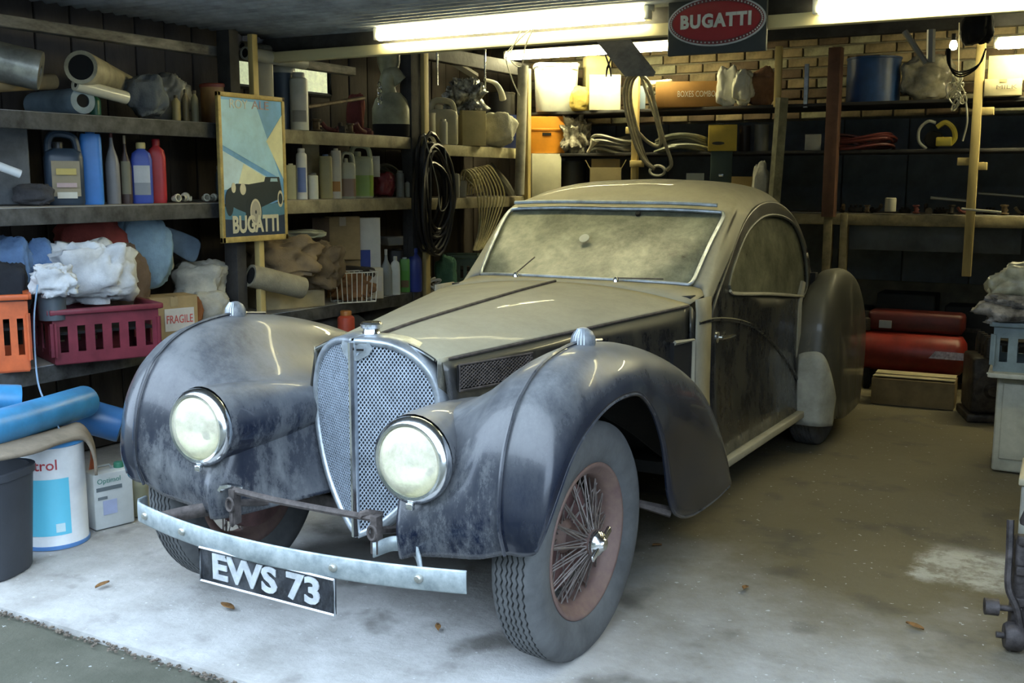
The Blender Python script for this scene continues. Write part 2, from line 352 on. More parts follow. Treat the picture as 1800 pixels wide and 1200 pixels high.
# small blank badge plate below the cap
mb = MB(); mb.prism([(0, .93), (.05, .925), (.062, .905), (.05, .885), (.02, .868), (0, .865), (-.02, .868), (-.05, .885), (-.062, .905), (-.05, .925)], 0, .004, lambda x, y, z: (x, gpt(x, y, .014+z)[1], y)); bd = mb.build('badge_plate', DULLCHROME, shell)
MB().box((.028, -.184, .902), (.022, .006, .006), rz=.43).build('badge_slot', BLACK, bd)
# radiator core and crossing grille wires clipped to the outline
for sgn in (1, -1):
    rows = []
    for k in range(25):
        z = .305+(.92-.305)*k/24; hw = ghw(z)
        rows.append([gpt(sgn*hw*j/4, z, -.03) for j in range(5)])
    MB().grid(rows if sgn < 0 else [r[::-1] for r in rows]).build('radiator_core', CORE, shell)
    mb = MB(); S = .0150
    for fam in (1, -1):
        for k in range(-80, 120):
            # line z = fam*1.75*x + c
            c = .30+k*S*1.15; seg = []
            for q in range(0, 99):
                x = q*.0025; z = fam*1.55*x+c
                if .305 < z < .922 and x < ghw(z)-.004: seg.append((x, z))
            if len(seg) < 3: continue
            # contiguous run only
            run = [seg[0]]; runs = []
            for a in seg[1:]:
                if a[0]-run[-1][0] > .003: runs.append(run); run = [a]
                else: run.append(a)
            runs.append(run)
            for rn in runs:
                if len(rn) < 3: continue
                p0, p1 = rn[0], rn[-1]; o_ = .004+.0015*fam; wv = .0029
                a = gpt(sgn*p0[0], p0[1], o_); b_ = gpt(sgn*p1[0], p1[1], o_)
                mb.add([(a[0], a[1], a[2]-wv), (a[0], a[1], a[2]+wv), (b_[0], b_[1], b_[2]+wv), (b_[0], b_[1], b_[2]-wv), (a[0], a[1]+.003, a[2]), (b_[0], b_[1]+.003, b_[2])], [(0, 1, 2, 3), (1, 4, 5, 2), (4, 0, 3, 5)])
    g = mb.build('grille_mesh', MESHM, shell, smooth=False); g['kind'] = 'stuff'
MB().lathe([(.034, 0), (.036, .006), (.03, .012), (.026, .03), (.034, .034), (.036, .046), (.03, .052), (0, .054)], (0, -.085, .925), n=20, cap=False).build('radiator_cap', CHROME, shell)

# body side surface
def basex(y): return .61+.035*max(0, min(1.4, (y-1.22)/1.3))
def sx_(y, z, off=0):
    x = basex(y)
    if z > .9: x -= ((z-.9)/.4)**1.4*.065
    if z < .55: x += (.55-z)*.08
    return x+off
def creasex(y): return .262+.272*y+(.0 if y > .3 else 0)
def creasez(y): return .877+.05*y
# bonnet: two top halves with a hinge rod along the middle
ys = [-.07, .0, .15, .35, .6, .9, 1.215]
zc = [.925, .932, .945, .958, .972, .988, 1.0]
hood = []
for y, z in zip(ys, zc):
    X = creasex(y) if y > -.03 else .235; Z = creasez(y) if y > -.03 else .868
    r = []
    for t in (0, .2, .45, .7, .88, 1): r.append((X*t, y, Z+(z-Z)*(1-t**2.2)))
    hood.append(r)
hs = surf(hood, 5, 4)
for sgn in (1, -1): MB().grid(mir(hs)[::-1] if sgn < 0 else hs[::-1]).build('bonnet_half', PAINT_TOP, car, solid=.006, flip=True)
MB().tube([(0, y-.01, z+.003) for y, z in zip(ys, zc)], .006, 6).build('bonnet_hinge', IRON, car)
for sgn in (1, -1):
    MB().tube([(sgn*(creasex(y)+.002), y, creasez(y)-.006) for y in [-.03+1.24*k/14 for k in range(15)]], .005, 5).build('side_hinge', IRON, car)
fe = [(x, -.078+.0*x, z+.004) for x, y, z in hs[0]]
MB().tube([(-x, y, z) for x, y, z in fe[::-1]][:-1]+fe, .005, 6).build('bonnet_edge_bead', CHROME, car)
# bonnet sides
rows = []
for k in range(26):
    y = -.06+1.28*k/25; X = creasex(max(y, -.03)); Z = creasez(max(y, -.03)); zl = .70-.10*max(0, (y-.2))-.25*max(0, (y-.6))
    rows.append([(X+.012*math.sin(t*PI*.5)+.02*t, y, Z-.012+(zl-Z)*t) for t in [j/6 for j in range(7)]])
both(rows, 'bonnet_side', PAINT_SIDE, solid=.006)
# nose fillets beside the shell
rows = []
for k in range(9):
    t = k/8; z = .876-.17*t; rows.append([(.245+.012*s_, -.075+.06*s_, z) for s_ in (0, .5, 1)])
both(rows, 'nose_fillet', PAINT_TOP, solid=.004, flip=True)
# mesh vent in the bonnet side
for sgn in (1, -1):
    mb = MB(); y0, y1 = -.02, .30
    def vp(y, z, off=.012): return (sgn*(creasex(max(y, -.03))+.02+off), y, z)
    for fam in (1, -1):
        for k in range(-6, 26):
            a = [(y0+q*.004, .80+fam*(q*.004-k*.0165)*.7) for q in range(81)]
            a = [p for p in a if .775 < p[1] < .848-.0*p[0]]
            if len(a) > 2: mb.tube([vp(*a[0]), vp(*a[-1])], .0022, 3, cap=False)
    v = mb.build('vent_mesh', IRON, car); v['kind'] = 'stuff'
    mb = MB(); mb.add([vp(y0, .772, .002), vp(y1, .772, .002), vp(y1, .85, .002), vp(y0, .85, .002)], [(0, 1, 2, 3) if sgn > 0 else (3, 2, 1, 0)]); mb.build('vent_opening', BLACK, v)
    MB().tube([vp(y0, .77, .012), vp(y1, .77, .012), vp(y1, .852, .012), vp(y0, .852, .012)], .004, 5, closed=True).build('vent_frame', IRON, v)

# lower body
yy = [1.20, 1.40, 1.7, 2.0, 2.3, 2.6, 2.9, 3.2, 3.5, 3.8, 4.05, 4.2]
bod = []
for y in yy:
    tp = .80 if y > 1.35 else .93
    X = [sx_(min(y, 2.9), z) for z in (.24, .35, .5, .65, tp)]
    sh_ = 1 if y < 2.95 else max(.35, 1-((y-2.95)/1.45)**2*.9)
    bod.append([(X[i]*sh_, y, z) for i, z in enumerate((.24, .35, .5, .65, tp))])
both(surf(bod, 4, 3), 'body_side', PAINT_SIDE, solid=.01, flip=True)
# greenhouse
GN = [
 [(0, 1.375, 1.0), (.30, 1.39, .998), (.52, 1.45, .985), (.585, 1.41, .955), (.612, 1.37, .88)],
 [(0, 1.585, 1.15), (.3, 1.60, 1.15), (.535, 1.61, 1.14), (.585, 1.64, 1.13), (.602, 1.75, 1.13)],
 [(0, 1.79, 1.29), (.3, 1.795, 1.29), (.545, 1.79, 1.28), (.57, 1.86, 1.265), (.585, 1.99, 1.24)],
 [(0, 1.90, 1.365), (.3, 1.90, 1.36), (.50, 1.93, 1.34), (.555, 2.02, 1.305), (.578, 2.13, 1.275)],
 [(0, 2.2, 1.425), (.3, 2.2, 1.415), (.46, 2.2, 1.39), (.53, 2.25, 1.355), (.568, 2.3, 1.31)],
 [(0, 2.55, 1.425), (.3, 2.55, 1.41), (.45, 2.55, 1.385), (.53, 2.55, 1.345), (.575, 2.55, 1.30)],
 [(0, 2.9, 1.365), (.3, 2.9, 1.35), (.43, 2.88, 1.315), (.54, 2.83, 1.255), (.595, 2.79, 1.20)],
 [(0, 3.3, 1.22), (.28, 3.3, 1.20), (.42, 3.2, 1.16), (.56, 3.05, 1.09), (.63, 2.91, 1.03)],
 [(0, 3.7, 1.0), (.27, 3.7, .97), (.42, 3.6, .93), (.58, 3.25, .90), (.655, 2.93, .86)],
 [(0, 4.05, .7), (.26, 4.05, .68), (.42, 3.9, .65), (.58, 3.4, .65), (.66, 2.94, .65)],
 [(0, 4.25, .35), (.26, 4.2, .33), (.42, 4.05, .3), (.58, 3.5, .3), (.67, 2.94, .3)]]
N = 6; G = surf(GN, N, N)
full = [[(-p[0], p[1], p[2]) for p in r[::-1]][:-1]+list(r) for r in G]; nc = len(G[0])-1
def inglass(i, j):
    jj = abs(j+.5-nc)
    return i < 2*N and jj < 2*N
roof = MB().grid([r[::-1] for r in full], skip=lambda i, j: inglass(i, 2*nc-1-j)).build('roof_and_pillars', PAINT_TOP, car, solid=.02, flip=True)
# windscreen glass, slightly inside, and its frame
gl = [[G[i][j] for j in range(2*N+1)] for i in range(2*N+1)]
gl = [[(-p[0], p[1]+.01, p[2]-.006) for p in r[::-1]][:-1]+[(p[0], p[1]+.01, p[2]-.006) for p in r] for r in gl]
MB().grid([r[::-1] for r in gl]).build('windscreen', GLASS, car, flip=True)
def glp(u, v):     # u 0..1 across (signed), v 0..1 up
    a = abs(u)*2*N; b = v*2*N; i0, j0 = min(2*N-1, int(b)), min(2*N-1, int(a)); fi, fj = b-i0, a-j0
    p = [(G[i0][j0][k]*(1-fi)+G[i0+1][j0][k]*fi)*(1-fj)+(G[i0][j0+1][k]*(1-fi)+G[i0+1][j0+1][k]*fi)*fj for k in range(3)]
    return Vector((p[0]*(1 if u >= 0 else -1), p[1]-.004, p[2]+.003))
loop = []
for k in range(40): loop.append((-.93+1.86*k/39, .0))
for a in range(1, 5): loop.append((.93+.06*math.sin(a*PI/10), .09-.09*math.cos(a*PI/10)))
for k in range(12): loop.append((.99, .1+.8*k/11))
for a in range(1, 5): loop.append((.93+.06*math.cos(a*PI/10), .91+.09*math.sin(a*PI/10)))
for k in range(40): loop.append((.93-1.86*k/39, 1.0))
for a in range(1, 5): loop.append((-.93-.06*math.sin(a*PI/10), .91+.09*math.cos(a*PI/10)))
for k in range(12): loop.append((-.99, .9-.8*k/11))
for a in range(1, 5): loop.append((-.93-.06*math.cos(a*PI/10), .09-.09*math.sin(a*PI/10)))
wf = MB().tube([glp(*q) for q in loop], .009, 8, closed=True).build('windscreen_frame', DULLCHROME, car)
MB().tube([glp(u*.9, 1.0)+Vector((0, -.012, .03)) for u in [-1+2*k/24 for k in range(25)]], .009, 6).build('drip_moulding', DULLCHROME, wf)
for u in (.35, -.45):
    p = glp(u, 0)+Vector((0, -.03, .0))
    wp = MB().lathe([(.013, -.02), (.013, .006), (.006, .016), (0, .017)], p, n=10, cap=False).build('wiper_pivot', CHROME, car)
    q = glp(u+.05, .25)+Vector((0, -.01, 0)) if u < 0 else glp(u+.35, .05)+Vector((0, -.01, 0))
    MB().tube([p+Vector((0, 0, .012)), q], .003, 5).build('wiper_arm', IRON, wp)
p = glp(-.08, .52); MB().lathe([(.024, 0), (.024, .003), (0, .003)], p+Vector((0, -.004, .004)), axis=Vector((0, -.72, .69)), n=24).build('tax_disc', P('tax_disc_paper', (.48, .48, .38), rough=.6), car)
MB().tube([glp(.22, .93), glp(.22, .93)+Vector((0, .03, -.03))], .012, 8).build('mirror_stalk', BLACK, car)
MB().box(glp(.22, .88)+Vector((0, .045, -.02)), (.15, .015, .05), rz=0).build('rear_mirror', BLACK, car, bevel=.006)
# scuttle between bonnet and windscreen
sc_rows = []
for t in (0, .5, 1):
    r = []
    for k in range(13):
        u = k/12; X0 = creasex(1.215)*u; z0 = creasez(1.215)+(1.0-creasez(1.215))*(1-u**2.2)
        g = G[0][int(round(u*(len(G[0])-1)))]
        g = GN[0]
        gg = curve(g, 6)[int(round(u*18))]
        r.append((X0+(gg[0]-X0)*t, 1.222+(gg[1]-1.222)*t, z0+(gg[2]-z0)*t))
    sc_rows.append(r)
MB().grid([[(-p[0], p[1], p[2]) for p in r[::-1]][:-1]+r for r in sc_rows][::-1]).build('scuttle', PAINT_TOP, car, solid=.006, flip=True)
# front pillar strip below the screen
rows = []
for k in range(13):
    z = .955-.72*k/12
    y0 = 1.225; y1 = 1.385 if z < .88 else 1.385+(.0)
    rows.append([(sx_(y, z, .007), y, z) for y in (y0, (y0+y1)/2, y1)])
both(rows, 'door_pillar', PILLAR, solid=.008)

# doors: ring between door outline and window outline on the side surface, with the glass
D = [(1.40, .25), (1.40, .45), (1.40, .66), (1.395, .84), (1.44, .92), (1.56, 1.01), (1.68, 1.09), (1.79, 1.165), (1.92, 1.235), (2.06, 1.285), (2.22, 1.318), (2.40, 1.325), (2.56, 1.30), (2.70, 1.245), (2.80, 1.165), (2.865, 1.06), (2.89, .93), (2.89, .78), (2.88, .62), (2.86, .46), (2.82, .33), (2.76, .25), (2.5, .245), (2.2, .245), (1.9, .248), (1.65, .25)]
Wn = [(1277, 509), (1284, 514), (1310, 515), (1343, 515), (1378, 517), (1406, 519), (1414, 505), (1415, 480), (1413, 455), (1408, 430), (1400, 408), (1388, 390), (1370, 380), (1350, 378), (1333, 384), (1314, 402), (1300, 428), (1288, 460), (1280, 485)]
W = []
for px, py in Wn:
    x = .6
    for _ in range(12): p = atX(px, py, x); x = sx_(p.y, p.z)
    W.append((p.y, p.z))
Dp = curve([(a, b, 0) for a, b in D], 6, closed=True); Wp = curve([(a, b, 0) for a, b in W], 6, closed=True)
cy, cz = sum(a for a, b in W)/len(W), sum(b for a, b in W)/len(W)
def hit(poly, th):
    dy, dz = math.cos(th), math.sin(th); best = 0
    for i in range(len(poly)):
        a, b = poly[i], poly[(i+1) % len(poly)]; ex, ez = b[0]-a[0], b[1]-a[1]; den = dy*ez-dz*ex
        if abs(den) < 1e-9: continue
        t = ((a[0]-cy)*ez-(a[1]-cz)*ex)/den; s = ((a[0]-cy)*dz-(a[1]-cz)*dy)/den
        if t > 0 and -1e-6 <= s <= 1+1e-6: best = max(best, t)
    return best
NT = 120; ring = []
for k in range(NT+1):
    th = -2*PI*k/NT; a, b = hit(Wp, th), hit(Dp, th)
    ring.append([(sx_(cy+math.cos(th)*r_, cz+math.sin(th)*r_, .010), cy+math.cos(th)*r_, cz+math.sin(th)*r_) for r_ in [a+(b-a)*q/8 for q in range(9)]])
gls = [[(sx_(cy+(p[0][1]-cy)*q, cz+(p[0][2]-cz)*q, -.004), cy+(p[0][1]-cy)*q, cz+(p[0][2]-cz)*q) for q in (1, .66, .33, 0)] for p in ring]
for sgn in (1, -1):
    A = [[(sgn*p[0], p[1], p[2]) for p in r] for r in ring]; B = [[(sgn*p[0], p[1], p[2]) for p in r] for r in gls]
    if sgn < 0: A = [r[::-1] for r in A]; B = [r[::-1] for r in B]
    dr = MB().grid(A).build('door', PAINT_SIDE, car, solid=.012, flip=True)
    MB().grid([r[::-1] for r in B]).build('side_window', GLASS_S, dr, flip=True)
    MB().tube([(sgn*(p[0][0]+.001), p[0][1], p[0][2]) for p in ring[:-1]], .007, 6, closed=True).build('window_frame', M('window_rubber', (.10, .10, .075), rough=.5), dr)
    MB().tube([(sgn*sx_(y, z, .017), y, z-.004) for y, z, _ in curve([(q[0], q[1], 0) for q in W[:6]], 5)], .007, 6).build('sill_bead', PILLAR, dr)
    h = MB().lathe([(.024, 0), (.024, .006), (.012, .012), (.01, .03)], (sgn*sx_(1.47, .775, .008), 1.47, .775), axis=Vector((sgn, 0, 0)), n=14).build('door_handle', CHROME, dr)
    MB().tube([(sgn*sx_(1.47, .775, .035), 1.46, .775), (sgn*sx_(1.5, .775, .042), 1.54, .772), (sgn*sx_(1.6, .775, .036), 1.62, .768)], [.009, .008, .005], 8).build('handle_lever', CHROME, h)
    # swept moulding
    mo = curve([(1.245, .86, 0), (1.42, .855, 0), (1.7, .82, 0), (1.98, .755, 0), (2.25, .65, 0), (2.5, .52, 0), (2.68, .38, 0), (2.76, .26, 0)], 6)
    MB().tube([(sgn*sx_(y, z, .012), y, z) for y, z, _ in mo], .009, 6).build('swage_moulding', PAINT_SIDE, dr)
    for z in (.90, .40):
        MB().box((sgn*sx_(2.91, z, .018), 2.91, z), (.03, .06, .085)).build('door_hinge', BLACK, car, bevel=.004)
    # sill strip
    MB().box((sgn*.675, 2.02, .228), (.05, 1.75, .035), rz=-sgn*.03).build('sill_strip', PILLAR, car, bevel=.006)
    # scuttle side vent
    ye, zt = 1.10, .70
    cx_ = creasex(1.1)+.05
    fr = MB(); y0, y1, z0, z1 = 1.07, 1.19, .56, .80
    fx = lambda y, z: sgn*(creasex(y)+.036)
    MB().tube([(fx(y1, z0), y1, z0), (fx(y1, z1), y1, z1), (fx(y0, z1), y0, z1)], .010, 4).build('vent_surround', PILLAR, car)
    MB().box((sgn*(creasex(1.13)+.024), 1.13, .685), (.02, .12, .23), rz=-sgn*.26).build('scuttle_vent', BLACK, car)

# rear wings
rc = [(2.66, .20), (2.65, .36), (2.66, .55), (2.70, .74), (2.79, .87), (2.97, .95), (3.2, .94), (3.48, .86), (3.72, .72), (3.88, .55), (3.95, .38), (3.94, .22)]
rx = [.755, .76, .765, .77, .77, .775, .775, .77, .755, .74, .72, .70]
ro = [.83, .835, .84, .845, .85, .85, .85, .845, .83, .80, .76, .73]
rl = [(2.90, .17), (2.89, .17), (2.90, .17), (2.91, .17), (2.95, .165), (3.05, .16), (3.18, .16), (3.35, .16), (3.5, .165), (3.65, .17), (3.78, .18), (3.85, .19)]
net = []
for c, l, xo_, xc_ in zip(rc, rl, ro, rx):
    k_ = max(0, min(1, (c[1]-.2)/.75)); ix = .60 if c[0] < 3.1 else .60-.15*(c[0]-3.1)
    row = [(ix-.03, c[0]+.10*(1-k_)*0+.02, c[1]-.12*k_), (.655 if c[0] < 3.2 else .63, c[0]+.005, c[1]-.05*k_), (.70 if c[0] < 3.2 else .68, c[0], c[1]-.012*k_), (xc_, c[0]+.0, c[1])]
    for k in (1, 2, 3, 4):
        th = k/4*PI/2; h = math.sin(th)**.8; g = 1-math.cos(th); row.append((xc_+(xo_-xc_)*h, c[0]+(l[0]-c[0])*g, c[1]+(l[1]-c[1])*g))
    net.append(row)
rw = surf(net, 5, 5)
RW = M('dusty_rear_wing', (.03, .03, .028), rough=.3, var=.2, vs=3, bump=.02, dust=.9, sides=.75, coat=.3, dcol=(.15, .135, .085), dpos=(-.1, .6))
for sgn in (1, -1):
    fo = MB().grid(rw if sgn > 0 else mir(rw)).build('rear_wing', RW, car, solid=.01, lining=WING_SHADE)
    i1 = 12; rows = [[(sgn*(p[0]+.008), p[1]-.012, p[2]-.03) for p in r[6:31]] for r in rw[:i1]]
    if sgn < 0: rows = [r[::-1] for r in rows]
    MB().grid(rows).build('stone_guard', GREYPAINT, fo, solid=.012)
    MB().tube([(sgn*.655, 2.68, z) for z in (.5, .6, .7, .8)]+[(sgn*.65, 2.76, .90)], .02, 6).build('wing_piping', PILLAR, fo)

# wheels
def ring_surf(prof, n=64, zig=None):
    rows = []
    for r, x in prof:
        rows.append([(x, r*math.sin(2*PI*k/n), r*math.cos(2*PI*k/n)) for k in range(n)])
    return rows
def make_wheel():
    root_mb = MB()
    R = .365
    prof = [(.236, -.055), (.25, -.064), (.285, -.076), (.318, -.077), (.342, -.070), (.353, -.062), (.360, -.056)]
    xs = -.056
    grooves = [-.043, -.025, -.0075, .0075, .025, .043]
    for g in grooves: prof += [(.3625+.0025*(1-abs(g)/.05), g-.0032), (.354, g-.0022), (.354, g+.0022), (.3625+.0025*(1-abs(g)/.05), g+.0032)]
    prof += [(.360, .056), (.353, .062), (.342, .070), (.318, .077), (.285, .076), (.25, .064), (.236, .055)]
    n = 150; rows = []
    for i, (r, x) in enumerate(prof):
        z_ = .0028 if 7 <= i < 7+24 else 0
        row = []
        for k in range(n):
            a = 2*PI*k/n; dz = r*math.cos(a)
            row.append((x+z_*(1 if k % 2 else -1), r*math.sin(a), dz))
        rows.append(row)
    root_mb.grid(rows, closed=True)
    ty = root_mb.build('tyre', RUBBER)
    # flatten at the ground
    for v in ty.data.vertices:
        if v.co.z < -.352:
            v.co.x *= 1+(-.352-v.co.z)*4; v.co.z = -.352-(abs(v.co.z)-.352)*.25
    rim = MB().lathe([(.240, .058), (.236, .062), (.226, .060), (.222, .050), (.205, .042), (.198, .02), (.196, 0), (.198, -.02), (.205, -.045), (.225, -.055), (.24, -.058)], axis='X', n=64, cap=False).build('rim', RIMM, solid=.003)
    drum = MB().lathe([(.02, -.03), (.13, -.025), (.165, -.03), (.17, -.06), (.165, -.09), (.02, -.095)], axis='X', n=40, cap=False).build('brake_drum', DRUM)
    mb = MB()
    for k in range(30):
        a = 2*PI*k/30
        for (x0, r0, x1, tw) in ((.075, .030, .015, .42), (.075, .030, -.005, -.42)):
            b = a+tw*(1 if k % 2 else .55)
            mb.tube([(x0-.015*(k % 2), r0*math.sin(a), r0*math.cos(a)), (x1, .2*math.sin(b), .2*math.cos(b))], .0023, 4, cap=False)
    sp = mb.build('spokes', SPOKE)
    mb = MB()
    for k in range(20):
        a = 2*PI*k/20+.1
        mb.tube([(-.02, .055*math.sin(a), .055*math.cos(a)), (.012, .2*math.sin(a+.25*(-1)**k), .2*math.cos(a+.25*(-1)**k))], .0023, 4, cap=False)
    sp2 = mb.build('inner_spokes', SPOKE)
    hub = MB().lathe([(.055, -.03), (.05, -.015), (.036, 0), (.034, .06), (.040, .075), (.040, .085)], axis='X', n=24).build('hub', RIMM)
    cap = MB().lathe([(.040, .078), (.042, .086), (.036, .10), (.022, .108), (.016, .116), (0, .118)], axis='X', n=24, cap=False).build('spinner', CHROME)
    mb = MB()
    mb.box((.100, 0, 0), (.012, .135, .022), rx=.5)
    ear = mb.build('spinner_ear', CHROME, bevel=.004)
    return [ty, rim, drum, sp, sp2, hub, cap, ear]
parts = make_wheel()
def put_wheel(x, y, flip, steer, camber, r=1.0, first=False):
    e = bpy.data.objects.new('wheel', None); COL.objects.link(e); e.parent = car; e.location = (x, y, .352*r)
    e.rotation_euler = (0, camber, steer+(PI if flip else 0)); e.empty_display_size = .05; e.scale = (r, r, r)
    for p in parts:
        q = p if first else p.copy()
        if not first: COL.objects.link(q)
        q.parent = e
    if flip: e.rotation_euler = (0, camber, steer+PI)
put_wheel(.672, 0, False, -.033, .024, 1.0, True)
put_wheel(-.672, 0, True, -.033, .024)
put_wheel(.67, 3.05, False, 0, 0); put_wheel(-.67, 3.05, True, 0, 0)

# underside, engine bay and cabin floor boxes, near-black to paint in under-car shade
mb = MB(); mb.box((0, .72, .40), (.30, 1.3, .26)).box((0, 2.2, .27), (1.18, 2.1, .05)).box((0, 3.5, .33), (.9, 1.1, .2)).box((0, 1.32, .62), (1.14, .06, .68))
mb.build('underside', M('underside_shade', (.02, .02, .02), rough=.9), car)
MB().box((0, 0, .33), (1.2, .05, .05)).build('front_axle', IRON, car, bevel=.01)
for s in (1, -1):
    MB().tube([(s*.60, .42, .33), (s*.70, .47, .335), (s*.80, .51, .31)], [.012, .014, .02], 6).build('wing_stay', IRON, car)
# cabin: seats, steering wheel, dashboard
mb = MB()
for s in (1, -1):
    st = MB(); st.grid(surf([[(s*.28+a, 2.25+b, c) for a in (-.24, -.2, 0, .2, .24)] for b, c in ((-.5, .36), (-.45, .52), (-.1, .52), (.02, .60), (.10, .85), (.14, 1.02), (.18, 1.05), (.22, 1.0), (.2, .5))], 3, 3))
    st.build('seat', LEATHER, car, fixn=True)
MB().box((0, 1.52, .86), (1.12, .12, .16)).build('dashboard', LEATHER, car, bevel=.02)
sw = MB().tube([(-.30+.19*math.cos(a), 1.78+.07*math.sin(a), .93+.17*math.sin(a)) for a in [2*PI*k/32 for k in range(32)]], .012, 6, closed=True).build('steering_wheel', BLACK, car)
mb = MB()
for k in range(4):
    a = PI/4+PI/2*k; mb.tube([(-.30, 1.78, .93), (-.30+.18*math.cos(a), 1.78+.066*math.sin(a), .93+.16*math.sin(a))], .006, 5)
mb.build('wheel_spoke', IRON, sw)

# front bumper: curved flat bar with bolts, brackets, tie rod, number plate
def bump(x): return -.61+.10*(abs(x)/.62)**2*(1) 
rows = []
for k in range(41):
    x = -.62+1.235*k/40; y = bump(x); zz = .372+.0*x
    rows.append([(x, y+a, zz+b) for a, b in ((0, -.033), (-.003, -.028), (-.004, 0), (-.003, .028), (0, .033))])
rows = [[(-.665, -.44, .37+b) for b in (-.03, -.026, 0, .026, .03)], [(-.65, -.485, .371+b) for b in (-.032, -.027, 0, .027, .032)]]+rows
bb = MB().grid([r[::-1] for r in rows]).build('front_bumper', BUMPERM, car, solid=.008)
for x in (-.565, -.35, .24, .49):
    MB().lathe([(.013, .002), (.0125, -.006), (.008, -.011), (0, -.012)], (x, bump(x)-.004, .373), axis=Vector((0, 1, 0)), n=12, cap=False).build('bolt', M('bolt_metal', (.45, .46, .42), rough=.4, metal=.7), bb)
for s in (-1, 1):
    x = s*.27
    br = MB(); br.tube([(x, -.30, .40), (x, -.42, .43), (x, -.45, .43)], .012, 6); br.box((x, -.44, .425), (.022, .03, .11))
    br.build('bumper_bracket', IRON, car)
    MB().tube([(x-.01, -.40, .47), (x-.03, -.44, .485), (x-.045, -.45, .48), (x-.05, -.45, .47)], .010, 6).build('tow_shackle', CHROME if s < 0 else IRON, car)
    MB().tube([(x+.014*math.cos(a), -.462, .435+.02*math.sin(a)) for a in [2*PI*k/14 for k in range(14)]], .005, 5, closed=True).build('shackle_ring', IRON, car)
    # spring blade from bracket to bar
    p = curve([(x, -.46, .385), (x+s*.03, -.40, .392), (x+s*.10, -.40, .392), (x+s*.17, -.47, .385), (x+s*.22, bump(x+s*.22)+.015, .375)], 6)
    MB().grid([[(a, b, c-.022), (a, b, c+.022)] for a, b, c in p]).build('bumper_spring', BUMPERM if s > 0 else IRON, car, solid=.006)
MB().tube([(-.27, -.44, .475), (-.1, -.45, .472), (.1, -.45, .472), (.26, -.44, .47)], .011, 8).build('tie_rod', IRON, car)
# number plate hangs below the bar, tilted to the right a little
def pp(x, z, off=0): return (x-.005, -.602-off+(z-.29)*.0, z-.012*x)
pl = MB().box((-.005, -.600, .292), (.505, .006, .102), ry=.012).build('number_plate', PLATEB, car, bevel=.002)
MB().tube([pp(-.252, .343, .004), pp(.252, .343, .004), pp(.252, .241, .004), pp(-.252, .241, .004)], .004, 4, closed=True).build('plate_border', PLATEW, pl)
mb = text_mb('EWS 73', .104, .002, lambda x, y, z: pp(x, .2915+y, z+.004), .0035, width=.40)
mb.build('lettering', PLATEW, pl, smooth=False)
for x in (-.12, .12): MB().box((x, -.592, .345), (.02, .008, .05)).build('plate_strap', IRON, pl)
